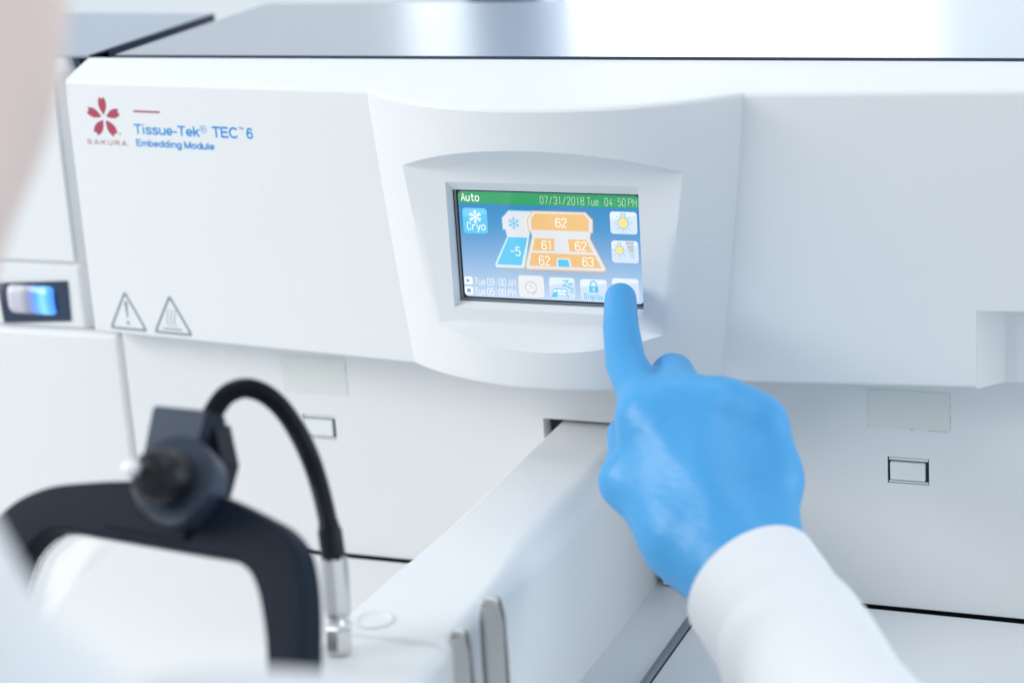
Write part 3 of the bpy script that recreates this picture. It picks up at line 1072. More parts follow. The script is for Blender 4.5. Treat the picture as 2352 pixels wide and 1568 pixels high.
S_ = [(5.0, 5.5), (4.3, 6.35), (2.9, 6.6), (1.5, 6.25), (1.0, 5.25), (1.5, 4.35), (2.9, 3.75), (4.4, 3.05), (4.95, 2.0), (4.4, 0.95), (2.9, 0.6), (1.4, 0.9), (0.6, 1.9)]
SANS = {   # bold grotesque letters as centre lines: advance width, strokes (cap height 10)
    'T': (6.7, [[(0.1, 9.25), (6.5, 9.25)], [(3.3, 9.2), (3.3, 0)]]),
    'i': (2.9, [[(1.4, 0), (1.4, 7.2)], [(1.4, 8.5), (1.4, 10)]]),
    's': (5.7, [S_]), 'S': (7.4, [[(x * 1.25, z * 1.39) for x, z in S_]]),
    'u': (6.2, [[(0.95, 7.2), (0.95, 2.4), (1.3, 1.1), (2.6, 0.65), (4.2, 1.2), (5.1, 2.6)], [(5.2, 7.2), (5.2, 0)]]),
    'e': (6.0, [[(0.9, 3.35)] + el(3.0, 3.6, 2.15, 2.95, -5, 312)]),
    '-': (3.9, [[(0.5, 3.7), (3.3, 3.7)]]),
    'k': (5.7, [[(0.95, 0), (0.95, 10)], [(5.0, 7.2), (1.3, 3.2)], [(2.4, 4.3), (5.3, 0)]]),
    'E': (6.8, [[(0.95, 0), (0.95, 10)], [(0.9, 9.25), (6.2, 9.25)], [(0.9, 5.2), (5.8, 5.2)], [(0.9, 0.75), (6.3, 0.75)]]),
    'C': (7.5, [el(4.0, 5, 3.25, 4.35, 40, 320, 26)]),
    '6': (6.0, [ring_(3.0, 3.2, 2.15, 2.55), [(5.0, 7.4), (4.4, 8.8), (3.1, 9.35), (1.8, 8.7), (1.05, 6.8), (0.85, 3.6)]]),
    'm': (8.6, [[(0.95, 0), (0.95, 7.2)], [(0.95, 4.8), (1.7, 6.2), (2.9, 6.55), (3.9, 6.0), (4.2, 4.8), (4.2, 0)], [(4.2, 4.8), (5.0, 6.2), (6.2, 6.55), (7.2, 6.0), (7.5, 4.8), (7.5, 0)]]),
    'n': (6.2, [[(0.95, 0), (0.95, 7.2)], [(0.95, 4.6), (1.8, 6.1), (3.3, 6.55), (4.7, 6.0), (5.2, 4.7), (5.2, 0)]]),
    'b': (6.3, [[(0.95, 0), (0.95, 10)], ring_(3.2, 3.6, 2.15, 2.95)]),
    'd': (6.3, [[(5.3, 0), (5.3, 10)], ring_(3.05, 3.6, 2.15, 2.95)]),
    'g': (6.3, [[(5.3, 7.2), (5.3, -0.6), (4.7, -1.9), (3.1, -2.3), (1.5, -1.9), (0.9, -1.0)], ring_(3.05, 3.6, 2.15, 2.95)]),
    'o': (6.2, [ring_(3.1, 3.6, 2.2, 2.95)]),
    'l': (2.9, [[(1.4, 0), (1.4, 10)]]),
    'M': (8.6, [[(0.95, 0), (0.95, 10)], [(1.0, 9.6), (4.25, 0.3)], [(4.25, 0.3), (7.5, 9.6)], [(7.55, 0), (7.55, 10)]]),
    'A': (7.4, [[(0.5, 0), (3.6, 9.9)], [(3.6, 9.9), (6.7, 0)], [(1.6, 3.2), (5.6, 3.2)]]),
    'K': (7.2, [[(0.95, 0), (0.95, 10)], [(6.2, 10), (1.3, 4.2)], [(2.9, 6.0), (6.5, 0)]]),
    'U': (7.2, [[(0.95, 10), (0.95, 3.4), (1.6, 1.5), (3.6, 0.7), (5.6, 1.5), (6.25, 3.4), (6.25, 10)]]),
    'R': (7.2, [[(0.95, 0), (0.95, 10)], [(0.95, 9.25), (4.6, 9.25), (5.9, 8.6), (6.1, 7.3), (5.7, 5.9), (4.6, 5.2), (0.95, 5.2)], [(4.0, 5.2), (6.3, 0)]]),
    ' ': (2.8, []),
}


def lettering(body, x0, x1, zb, cap, m, name, parent, wt=1.5, ring=False, track=0.0):
    pr = Print(yl)
    tot = sum(SANS[c][0] for c in body) + track * (len(body) - 1)
    kx, kz = (x1 - x0) / tot, cap / 10
    x = 0.0
    lay_ = 2.0
    for ch in body:
        adv, strokes = SANS[ch]
        for st in strokes:
            pts = [(x0 + (x + px) * kx, zb + pz * kz) for px, pz in st]
            lay_ += 0.04
            if len(pts) > 20 and math.dist(pts[0], pts[-1]) < 1e-6:
                pr.stroke(pts[:-1], wt * kz, m, lay_, closed=True)
            else:
                pr.stroke(pts, wt * kz, m, lay_, cap=0)
        x += adv + track
    if ring:
        c_, r_ = ((x0 + x1) / 2, zb + cap / 2), cap * 1.05
        pr.stroke(circle(c_[0], c_[1], r_, 24, r_ * .98), 0.00026, m, 2, closed=True)
    return pr.done(name, parent)


lettering('Tissue-Tek', -.2417, -.1996, .3462, .0053, 'print_blue', 'product_lettering', con, 1.7)
lettering('R', -.1979, -.1963, .3494, .0018, 'print_blue', 'product_lettering', con, 1.3, ring=True)
lettering('TEC', -.1917, -.1755, .3463, .0057, 'print_blue', 'product_lettering', con, 1.75)
lettering('TM', -.1750, -.1719, .3510, .0014, 'print_blue', 'product_lettering', con, 1.5)
lettering('6', -.1705, -.1663, .3464, .0057, 'print_blue', 'product_lettering', con, 1.6)
lettering('Embedding Module', -.2414, -.1911, .3396, .0037, 'print_blue', 'product_lettering', con, 1.8)
lettering('SAKURA', -.2740, -.2472, .3394, .0026, 'print_red', 'maker_lettering', con, 1.35, track=1.6)

for k, (A_, B_, C_) in enumerate((((-.2608, .2590), (-.2740, .2359), (-.2477, .2359)), ((-.2310, .2590), (-.2443, .2359), (-.2176, .2359)))):
    p = Print(yl)
    out = rpoly([A_, B_, C_], .0030)
    c_ = np.mean([A_, B_, C_], 0)
    inn = rpoly([tuple(c_ + (np.array(q) - c_) * 0.80) for q in (A_, B_, C_)], .0018)
    p.ring(out, inn, 'print_grey', 2)
    x = A_[0]
    if k == 0:
        p.poly([(x - .0011, .2515), (x - .0008, .2525), (x + .0008, .2525), (x + .0011, .2515), (x + .0004, .2432), (x - .0004, .2432)], 'print_grey', 2)
        p.poly(circle(x, .2402, .0011, 14), 'print_grey', 2)
    else:
        for dx in (-.0027, -.0003, .0021):
            p.stroke([(x + dx + .0006 * math.sin(t * 2 * math.pi + .5), .2500 - .0095 * t) for t in [i / 14 for i in range(15)]], .00042, 'print_grey', 2)
        p.poly([(x - .0066, .2386), (x + .0060, .2386), (x + .0060, .2394), (x - .0066, .2394)], 'print_grey', 2)
    p.done('warning_symbol', con)

# ------------------------------------------------------------------ lid, rear body
LX0, LX1, LY0, LY1, LZ = -0.2685, 0.30, 0.0618, 0.238, 0.3823
bm = bmesh.new()
add_box(bm, LX0, LX1, LY0, LY1, LZ - 0.003, LZ)
bm.normal_update()
for f in bm.faces: f.material_index = 0 if abs(f.normal.z) > 0.5 else 1
finish(bm, 'console_lid', ['lid_steel', 'navy_side'], con)
box('lid_seal', LX0 + .001, LX1 - .001, LY0 - 0.0008, LY1 - 0.004, LZ - 0.03, LZ - 0.0032, 'dark_gap', con)
box('rear_body', -0.2735, 0.30, 0.0645, 0.25, 0.0, LZ - 0.031, 'navy_side', con)

# ------------------------------------------------------------------ lower front panel with openings
PY = 0.050
xs = [-0.2775, -0.1689, -0.1491, -0.0276, 0.0345, 0.1534, 0.1739, 0.284]
zs = [0.1070, 0.1732, 0.1736, 0.1869, 0.1873, 0.1945, 0.236]
holes = [(-0.1689, -0.1491, 0.1736, 0.1873), (0.1534, 0.1739, 0.1732, 0.1869), (-0.0276, 0.0345, 0.0, 0.1945)]
bm = bmesh.new()
for i in range(len(xs) - 1):
    for j in range(len(zs) - 1):
        xm, zm = (xs[i] + xs[i + 1]) / 2, (zs[j] + zs[j + 1]) / 2
        if any(a < xm < b and c < zm < d for a, b, c, d in holes): continue
        quad(bm, (xs[i], PY, zs[j]), (xs[i + 1], PY, zs[j]), (xs[i + 1], PY, zs[j + 1]), (xs[i], PY, zs[j + 1]))
bmesh.ops.remove_doubles(bm, verts=bm.verts, dist=1e-5)
bnd = [e for e in bm.edges if len(e.link_faces) == 1]
ret = bmesh.ops.extrude_edge_only(bm, edges=bnd)
for v in ret['geom']:
    if isinstance(v, bmesh.types.BMVert): v.co.y += 0.012
finish(bm, 'lower_panel', 'white_panel', con)
box('panel_backing', -0.276, 0.29, PY + 0.0105, PY + 0.0140, 0.100, 0.24, 'dark_gap', con)
for (x0, x1, z0, z1, sd) in ((-0.1786, -0.1400, 0.1998, 0.2207, 0), (0.1441, 0.1844, 0.2018, 0.2216, 1)):
    t = box('blanking_tape', x0, x1, PY - 0.0003, PY - 0.00005, z0, z1, 'tape', con)
    p = Print(lambda x: PY - 0.0003)
    rnd = random.Random(3 + sd)
    for (a, b) in (((x0, z0), (x0, z1)), ((x0, z0), (x1, z0)), ((x1, z0), (x1, z1))):
        a, b = np.array(a), np.array(b)
        s = 0.0
        while s < 1:
            l_ = rnd.uniform(.03, .12)
            if rnd.random() < (0.34 if sd else 0.2):
                p.stroke([a + (b - a) * s, a + (b - a) * min(1, s + l_)], rnd.uniform(.00008, .00022), 'tape_grime', 1)
            s += l_ + rnd.uniform(0.01, .07)
    p.done('tape_edge_grime', t)['kind'] = 'stuff'
for (x0, x1, z0, z1, s) in ((-0.1689, -0.1491, 0.1736, 0.1873, 0), (0.1534, 0.1739, 0.1732, 0.1869, 1)):
    bm = bmesh.new()
    add_box(bm, x0 + (.0004, .0013)[s], x1 - .0018, PY - 0.0006, PY + 0.008, z0 + .0019, z1 - .0024, 0.0006, 2)
    lw = finish(bm, 'latch_window', 'clear_block', con, 35)
    box('recess_shade', x0 - .0004, x1 + .0004, PY + 0.0012, PY + 0.0022, z0 - .0004, z1 + .0004, 'dark_gap', lw)  # dark plate put in for the shade inside the opening
    bm = bmesh.new()
    add_box(bm, x0 + .0006, x1 - .0004, PY + 0.0004, PY + 0.006, z1 - .0018, z1 - .0004, 0.0005, 2)
    finish(bm, 'clip', 'white_plastic', lw, 35)
    bm = bmesh.new()
    add_box(bm, x0 + .0006, x1 - .0004, PY + 0.0004, PY + 0.006, z0 + .0003, z0 + .0013, 0.0004, 2)
    finish(bm, 'clip', 'white_plastic', lw, 35)

# ------------------------------------------------------------------ decks, strip, rail
DZ = 0.1055
DY0 = -0.40
box('left_deck', -0.2775, -0.0205, DY0, PY - 0.0012, 0.0, DZ, 'white_panel', con, r=0.0015)
box('deck_strip', 0.0295, 0.0578, DY0, 0.058, 0.0, DZ, 'strip_grey', con)
rd = box('right_deck', 0.0625, 0.30, DY0, PY - 0.0008, 0.0, DZ, 'deck_plastic', con, r=0.0012)
for v in rd.data.vertices:
    if v.co.y > -0.02: v.co.y -= 0.0055 * max(0, v.co.x - 0.06)
bm = bmesh.new()
add_tube(bm, [(0.0600, DY0, DZ - 0.0002), (0.0600, PY - 0.004, DZ - 0.0002)], 0.0023, 16)
finish(bm, 'rail', 'rail_metal', con, 40)
box('deck_gap', 0.0579, 0.0624, DY0, 0.05, 0.06, DZ - 0.006, 'dark_gap', con)

# arm coming out through the slot
ys = [0.058, 0.02, -0.02, -0.06, -0.10, -0.125, -0.15, -0.18, -0.2115, -0.2130, -0.24, -0.28, -0.33, DY0]
rows = []
for y in ys:
    w = min(max((-0.10 - y) / 0.06, 0), 1)
    rr = 0.0140 + (0.0065 - 0.0140) * w
    top = 0.192 - (0.0016 if y < -0.2125 else 0)
    xl = -0.0200 - 0.0032 * w
    pr = [(xl, 0.02), (xl, top - 0.003), (xl + 0.0009, top - 0.0009), (xl + 0.003, top)]
    for k in range(0, 10):
        a = R(90 - 90 * k / 9)
        pr.append((0.0298 - rr + rr * math.cos(a), top - rr + rr * math.sin(a)))
    pr.append((0.0299, 0.02))
    rows.append([(x, y, z) for x, z in pr])
n = len(rows[0])
verts = [q for r_ in rows for q in r_]
faces = [(i * n + j, i * n + j + 1, (i + 1) * n + j + 1, (i + 1) * n + j) for i in range(len(rows) - 1) for j in range(n - 1)]
faces += [tuple(range(n)), tuple((len(rows) - 1) * n + k for k in range(n))]
arm = raw(verts, faces, 'arm_housing', 'white_plastic', con, smooth=30)
# shallow round well on the arm
bm = bmesh.new()
cx, cy = -0.0092, -0.1985
prof = [(0.0084, 0.1921), (0.0082, 0.1929), (0.0074, 0.1931), (0.0066, 0.1927), (0.0062, 0.19225), (0.0030, 0.1921)]
N = 32
rg = [[bm.verts.new((cx + r_ * math.cos(2 * math.pi * k / N), cy + r_ * math.sin(2 * math.pi * k / N), z)) for k in range(N)] for r_, z in prof]
for a in range(len(rg) - 1):
    for k in range(N):
        bm.faces.new((rg[a][k], rg[a][(k + 1) % N], rg[a + 1][(k + 1) % N], rg[a + 1][k]))
bm.faces.new(rg[-1])
finish(bm, 'well_ring', 'white_plastic', con, 40)

# ================================================================== NEIGHBOUR UNIT
nbu = thing('cold_plate_unit', (-0.40, 0.06, 0), 'white unit left of the console with a lit blue rocker switch', 'lab machine')
bm = bmesh.new()
# face, rounded top edge, slope up to the seam, as one extruded profile
prof = [(0.075, 0.2268), (0.0565, 0.2268), (0.0550, 0.2283), (0.0550, 0.2632), (0.0556, 0.2638), (0.0580, 0.2640), (0.0580, 0.3700), (0.0590, 0.3732), (0.0620, 0.3745), (0.0680, 0.3810), (0.0680, 0.36)]
stations = [(-0.62, 0.0), (-0.3066, 0.0)] + [(-0.3066 + 0.0100 * math.sin(R(a)), 0.034 * (1 - math.cos(R(a)))) for a in (12, 24, 36, 48, 60, 75, 90)]
prev = None
for xs_, dy in stations:
    ring = [bm.verts.new((xs_, y + dy, z)) for y, z in prof]
    if prev:
        for k in range(len(prof) - 1):
            bm.faces.new((prev[k], ring[k], ring[k + 1], prev[k + 1]))
    prev = ring
finish(bm, 'front_cover', 'white_plastic', nbu, 35)
box('inset_panel', -0.62, -0.3068, 0.0555, 0.0579, 0.2662, 0.3700, 'white_plastic', nbu, r=0.0007)
box('lower_body', -0.62, -0.2805, 0.0510, 0.25, 0.0, 0.2266, 'white_panel', nbu, r=0.004)
box('cover_body', -0.62, -0.2968, 0.0700, 0.215, 0.227, 0.3795, 'navy_side', nbu)
bm = bmesh.new()
quad(bm, (-0.62, 0.0668, 0.3812), (-0.2885, 0.0668, 0.3812), (-0.2885, 0.207, 0.3812), (-0.62, 0.2235, 0.3812))
quad(bm, (-0.62, 0.0668, 0.3797), (-0.2885, 0.0668, 0.3797), (-0.2885, 0.207, 0.3797), (-0.62, 0.2235, 0.3797))
quad(bm, (-0.62, 0.0668, 0.3812), (-0.2885, 0.0668, 0.3812), (-0.2885, 0.0668, 0.3797), (-0.62, 0.0668, 0.3797))
quad(bm, (-0.62, 0.2235, 0.3812), (-0.2885, 0.207, 0.3812), (-0.2885, 0.207, 0.3797), (-0.62, 0.2235, 0.3797))
finish(bm, 'unit_lid', 'lid_grey', nbu)
box('lid_side', -0.2884, -0.2877, 0.0668, 0.2068, 0.3735, 0.3811, 'navy_side', nbu)
sw = raw([(-0.3585, 0.0540, 0.2285), (-0.3135, 0.0540, 0.2318), (-0.3125, 0.0540, 0.2552), (-0.3600, 0.0540, 0.2520),
          (-0.3585, 0.056, 0.2285), (-0.3135, 0.056, 0.2318), (-0.3125, 0.056, 0.2552), (-0.3600, 0.056, 0.2520)],
         [(0, 1, 2, 3), (0, 1, 5, 4), (1, 2, 6, 5), (2, 3, 7, 6), (3, 0, 4, 7)], 'switch_frame', 'switch_frame', nbu)
bm = bmesh.new()
ro = rrect(-0.3525, 0.2345, -0.3215, 0.2515, 0.0025, 4)
NR = 20
grid = []
for i in range(NR + 1):
    x = -0.3530 + 0.0315 * i / NR
    col_ = []
    e = min(1.0, min(i, NR - i) / 2.0)
    for j in range(9):
        v = j / 8
        zc = 0.2433; hz = 0.0084 * (0.80 + 0.20 * math.sin(min(1, e) * math.pi / 2))
        ev = math.sin(math.pi * v) ** 0.4
        yb = 0.0538 - (0.0022 + 0.0016 * abs(i / NR - 0.5) * 2) * ev * (0.3 + 0.7 * e)
        col_.append(bm.verts.new((x, yb, zc + hz * (2 * v - 1))))
    grid.append(col_)
for i in range(NR):
    for j in range(8):
        f = bm.faces.new((grid[i][j], grid[i + 1][j], grid[i + 1][j + 1], grid[i][j + 1]))
finish(bm, 'rocker', 'switch_rocker', sw, 60)

# ================================================================== GOOSENECK MAGNIFIER
nut0 = P(780, 1490, 0.884)
mag = thing('magnifier', tuple(nut0), 'black framed magnifier on a curved flexible neck in the foreground', 'magnifier')
bm = bmesh.new()
path = [(766, 1270, .8830), (757, 1215, .8815), (738, 1130, .879), (714, 1055, .876), (683, 990, .871), (645, 935, .867), (604, 902, .862), (562, 891, .857), (524, 904, .852), (500, 930, .849), (478, 968, .846)]
sp = smooth_path([P(*q) for q in path], 420)
add_tube(bm, sp, [0.0038 + 0.00028 * (1 if i % 4 < 2 else -1) for i in range(420)], 20)
finish(bm, 'flexible_neck', 'black_plastic', mag, 60)
bm = bmesh.new()
add_tube(bm, [P(754, 1196, .882), P(756, 1212, .8823), P(757, 1216, .8824), P(766, 1278, .883), P(767, 1285, .8832)], [.0040, .0044, .0050, .0050, .0046], 24)
finish(bm, 'collar', 'black_plastic', mag, 50)
bm = bmesh.new()
add_tube(bm, [P(766, 1276, .8834), P(769, 1310, .8836), P(775, 1398, .884), P(776, 1416, .8842)], [.0053, .0055, .0056, .0050], 8, rot=.35)
finish(bm, 'connector', 'steel', mag, 20)
bm = bmesh.new()
add_tube(bm, [P(776, 1410, .884), P(777, 1422, .884), P(778, 1430, .884), P(778, 1440, .884)], [.0044, .0042, .0058, .0050], 24)
finish(bm, 'ferrule', 'chrome', mag, 40)
bm = bmesh.new()
add_tube(bm, [P(778, 1438, .884), P(779, 1446, .884), P(780, 1482, .884), P(781, 1500, .884)], [.0049, .0055, .0055, .0050], 6, rot=.2)
finish(bm, 'nut', 'steel', mag, 20)

NM = camvec(-0.50, -0.30, -1.0)
FO = P(400, 1150, .826)
def fp(px, py, off=0.0): return on_plane(px, py, FO, NM) + NM * off
outer = [(-70, 1500), (-62, 1350), (-38, 1235), (20, 1160), (105, 1118), (200, 1106), (290, 1102), (390, 1104), (490, 1130), (580, 1172), (640, 1208), (674, 1255), (690, 1320), (696, 1400), (696, 1500), (692, 1620), (668, 1740), (600, 1820), (480, 1850), (280, 1850), (90, 1830), (-20, 1760), (-62, 1640)]
inner = [(18, 1500), (22, 1390), (42, 1300), (70, 1250), (122, 1216), (200, 1226), (285, 1241), (370, 1256), (450, 1270), (520, 1282), (556, 1298), (580, 1330), (598, 1395), (610, 1500), (606, 1620), (590, 1700), (545, 1750), (450, 1765), (290, 1762), (140, 1752), (60, 1715), (28, 1630), (20, 1560)]


def closed_smooth(pts, n):
    pts = [np.array(q, float) for q in pts]
    m_ = len(pts)
    out = []
    for i in range(n):
        s = i / n * m_
        k = int(s) % m_; t = s - int(s)
        a, b, c, d = pts[k - 1], pts[k], pts[(k + 1) % m_], pts[(k + 2) % m_]
        out.append(0.5 * ((2 * b) + (c - a) * t + (2 * a - 5 * b + 4 * c - d) * t * t + (3 * b - a - 3 * c + d) * t ** 3))
    return out


NF = 138
oc, ic = closed_smooth(outer, NF), closed_smooth(inner, NF)
TH = 0.0135
secs = []
for k in range(NF):
    o3, i3 = fp(*oc[k]), fp(*ic[k])
    d = i3 - o3
    sec = [o3 - NM * TH, o3 - NM * 0.0016, o3 + d * .02 - NM * .0005, o3 + d * .06, o3 + d * .5, o3 + d * .93, o3 + d * .98 - NM * .0005, i3 - NM * .0014, i3 - NM * TH]
    secs.append(sec)
ns = len(secs[0])
verts = [q for s in secs for q in s]
faces = [(k * ns + j, k * ns + (j + 1) % ns, ((k + 1) % NF) * ns + (j + 1) % ns, ((k + 1) % NF) * ns + j) for k in range(NF) for j in range(ns)]
lf = raw(verts, faces, 'lens_frame', 'frame_plastic', mag, smooth=40)
# mount block across the top bar
def slab(pts, z0, z1, name, m, parent, r=0.0):
    bm = bmesh.new()
    a = [bm.verts.new(fp(*q, z0)) for q in pts]; b = [bm.verts.new(fp(*q, z1)) for q in pts]
    bm.faces.new(a); bm.faces.new(b)
    for k in range(len(pts)):
        bm.faces.new((a[k], a[(k + 1) % len(pts)], b[(k + 1) % len(pts)], b[k]))
    if r: bmesh.ops.bevel(bm, geom=list(bm.edges), offset=r, segments=2, affect='EDGES')
    return finish(bm, name, m, parent, 35)


slab([(268, 1112), (238, 1208), (430, 1242), (462, 1136)], -.004, .0022, 'mount_plate', 'frame_plastic', lf, .0006)
# lens
bm = bmesh.new()
RN = 7
cen = np.mean([fp(*q) for q in ic], 0)
for sgn in (1, -1):
    rg = []
    for a in range(1, RN + 1):
        s = a / RN
        rg.append([bm.verts.new(tuple(cen + (fp(*q) - cen) * s * 0.999 + NM * (-0.0112 + sgn * (0.0009 + 0.0007 * (1 - s * s))))) for q in ic[::3]])
    c0 = bm.verts.new(tuple(cen + NM * (-0.0112 + sgn * 0.0016)))
    m_ = len(rg[0])
    for k in range(m_):
        bm.faces.new((c0, rg[0][k], rg[0][(k + 1) % m_]))
        for a in range(RN - 1):
            bm.faces.new((rg[a][k], rg[a + 1][k], rg[a + 1][(k + 1) % m_], rg[a][(k + 1) % m_]))
    if sgn == 1: first = rg[-1]
    else:
        for k in range(m_):
            bm.faces.new((first[k], first[(k + 1) % m_], rg[-1][(k + 1) % m_], rg[-1][k]))
finish(bm, 'lens', 'lens_glass', mag, 50)

# bracket block, clamp disc and knob
NB = camvec(-0.38, -0.22, -1.0)
BO = P(405, 1000, .834)
def bp(px, py, off=0.0): return on_plane(px, py, BO, NB) + NB * off
bm = bmesh.new()
q4 = [(350, 930), (478, 942), (436, 1110), (318, 1090)]
a = [bm.verts.new(bp(*q)) for q in q4]; b = [bm.verts.new(bp(*q, -.016)) for q in q4]
bm.faces.new(a); bm.faces.new(b)
for k in range(4): bm.faces.new((a[k], a[(k + 1) % 4], b[(k + 1) % 4], b[k]))
bmesh.ops.bevel(bm, geom=list(bm.edges), offset=.0009, segments=3, affect='EDGES')
bm.normal_update()
for f in bm.faces: f.material_index = 0 if f.normal.dot(Vector(NB)) ** 2 > 0.6 else 1
finish(bm, 'bracket', ['blue_grey_plastic', 'black_plastic'], mag, 35)
bm = bmesh.new()
q5 = [(440, 948), (468, 956), (488, 1050), (468, 1125), (412, 1120)]
a = [bm.verts.new(bp(*q, -.008)) for q in q5]; b = [bm.verts.new(bp(*q, -.022)) for q in q5]
bm.faces.new(a); bm.faces.new(b)
for k in range(5): bm.faces.new((a[k], a[(k + 1) % 5], b[(k + 1) % 5], b[k]))
finish(bm, 'neck_socket', 'black_plastic', mag)
NK = camvec(-0.34, -0.10, -1.0)
NW = camvec(-0.25, -0.45, -1.0)
bm = bmesh.new()
c = P(400, 1097, .816)
add_tube(bm, [c - NW * .012, c - NW * .001, c + NW * .0010, c + NW * .0016], [.0170, .0170, .0164, .0138], 40)
finish(bm, 'clamp_disc', 'disc_plastic', mag, 40)
bm = bmesh.new()
c = P(388, 1094, .813)
add_tube(bm, [c, c + NK * .007, c + NK * .011, c + NK * .0135, c + NK * .0152, c + NK * .0160], [.0108, .0107, .0098, .0079, .0052, .0023], 32, fn=lambda t, a: 1 + 0.02 * math.cos(a * 16))
finish(bm, 'knob', 'knob_black', mag, 40)
bm = bmesh.new()
c = P(310, 1076, .801)
add_tube(bm, [c - NK * .004, c + NK * .003, c + NK * .0052, c + NK * .0062], [.0030, .0030, .0025, .0012], 20)
finish(bm, 'screw_end', 'bright_metal', mag, 40)

# ================================================================== FORCEPS
def forceps(px, py, d, label, w=0.0088, gap=0.0052, tilt=0.0):
    top = P(px, py, d)
    t = thing('forceps', (top[0], top[1], DZ), label, 'forceps', 'steel forceps standing by the arm')
    side = Vector((math.cos(R(10)), math.sin(R(10)), 0))
    back = Vector((-side.y, side.x, 0))
    T0 = Vector(top)
    for s, nm in ((0, 'blade'), (1, 'blade')):
        bm = bmesh.new()
        cl = []
        n = 16
        sg = -1 if s == 0 else 1
        for k in range(7):
            a = R(90 * k / 6)
            cl.append(T0 + back * (sg * gap / 2 * math.sin(a)) + Vector((0, 0, -gap / 2 * (1 - math.cos(a)))))
        L = top[2] - DZ - gap / 2
        for k in range(1, n + 1):
            u = k / n
            cl.append(T0 + back * sg * (gap / 2 + 0.0012 * math.sin(u * math.pi)) + Vector((0, 0, -gap / 2 - L * u)))
        prev = None
        for i, c in enumerate(cl):
            tdir = (cl[min(i + 1, len(cl) - 1)] - cl[max(i - 1, 0)]).normalized()
            nn = tdir.cross(side).normalized()
            dist = (T0 - c).length
            ww = w * 0.5 * (min(1.0, 0.45 + 0.55 * min(1, dist / 0.006)) - 0.35 * max(0, dist / 0.1 - 0.3))
            ring = [bm.verts.new(c + side * (ww * a_) + nn * b_) for a_, b_ in ((-1, -.0004), (-.8, -.00075), (.8, -.00075), (1, -.0004), (1, .0004), (.8, .00075), (-.8, .00075), (-1, .0004))]
            if prev:
                for k in range(8): bm.faces.new((prev[k], prev[(k + 1) % 8], ring[(k + 1) % 8], ring[k]))
            else: bm.faces.new(ring)
            prev = ring
        bm.faces.new(prev)
        finish(bm, nm, 'steel', t, 40)
    return t


forceps(1054, 1447, .889, 'shorter looking steel forceps standing close to the white arm')
forceps(1128, 1374, .897, 'taller looking steel forceps standing right of the other pair', w=.0100)

# ================================================================== PERSON
per = thing('person', (-0.05, -0.62, -0.9), 'person in a white lab coat pressing the touch screen with a blue gloved finger', 'person')

# ---- gloved hand
J = dict(
    tip=(1425, 686, 1.0290), dip=(1426, 752, 1.0120), pip=(1437, 832, .9950), mcp=(1500, 965, .9640),
    m_mcp=(1572, 925, .9590), m_pip=(1545, 862, .9990), m_dip=(1536, 960, 1.0050), m_tip=(1530, 1040, .9900),
    r_mcp=(1660, 944, .9545), r_pip=(1636, 925, .9940), r_dip=(1620, 1010, .9980), r_tip=(1606, 1090, .9800),
    p_mcp=(1737, 980, .9530), p_pip=(1706, 985, .9790), p_dip=(1690, 1060, .9800), p_tip=(1670, 1120, .9650),
    t_cmc=(1580, 1232, .9400), t_mcp=(1443, 1104, .9640), t_ip=(1448, 1036, .9840), t_tip=(1436, 998, .9960),
    w_r=(1645, 1290, .9290), w_u=(1734, 1228, .9300), w_m=(1700, 1100, .9380), u_b=(1766, 1100, .9450), w_c=(1700, 1262, .9250),
    f_c=(1772, 1400, .8900), f_r=(1728, 1420, .895), f_u=(1790, 1385, .885))
J = {k: P(*v) for k, v in J.items()}
allp = np.array(list(J.values()))
F = Field(allp.min(0) - 0.026, allp.max(0) + 0.026, 0.0011)
F.cone(J['w_c'], J['mcp'], .0172, .0120, .016)
F.cone(J['w_c'], J['m_mcp'], .0172, .0122, .016)
F.cone(J['w_c'], J['r_mcp'], .0168, .0120, .016)
F.cone(J['w_u'], J['p_mcp'], .0132, .0112, .016)
F.cone(J['w_u'], J['u_b'], .0130, .0118, .012)
F.cone(J['u_b'], J['p_mcp'], .0118, .0108, .012)
F.cone(J['mcp'], J['r_mcp'], .0110, .0112, .008)
F.cone(J['r_mcp'], J['p_mcp'], .0112, .0105, .008)
F.cone(J['w_r'], J['t_cmc'], .0155, .0160, .012)
F.cone(J['t_cmc'], J['t_mcp'], .0160, .0120, .014)
F.cone(J['t_cmc'], J['mcp'], .0140, .0112, .016)
F.cone(J['t_mcp'], J['w_m'], .0085, .0120, .012)
F.cone(J['w_r'], J['f_r'], .0158, .0165, .012)
F.cone(J['w_u'], J['f_u'], .0132, .0140, .012)
F.cone(J['w_c'], J['f_c'], .0168, .0170, .012)
F.chain([J['mcp'], J['pip'], J['dip'], J['tip']], [.0114, .0094, .0084, .0076], .009)
for f in 'mrp':
    r0 = {'m': .0114, 'r': .0108, 'p': .0100}[f]
    F.chain([J[f + '_mcp'], J[f + '_pip'], J[f + '_dip'], J[f + '_tip']], [r0, r0 - .0010, r0 - .0022, r0 - .0032], .0045)
F.chain([J['t_mcp'], J['t_ip'], J['t_tip']], [.0114, .0104, .0086], .0018)


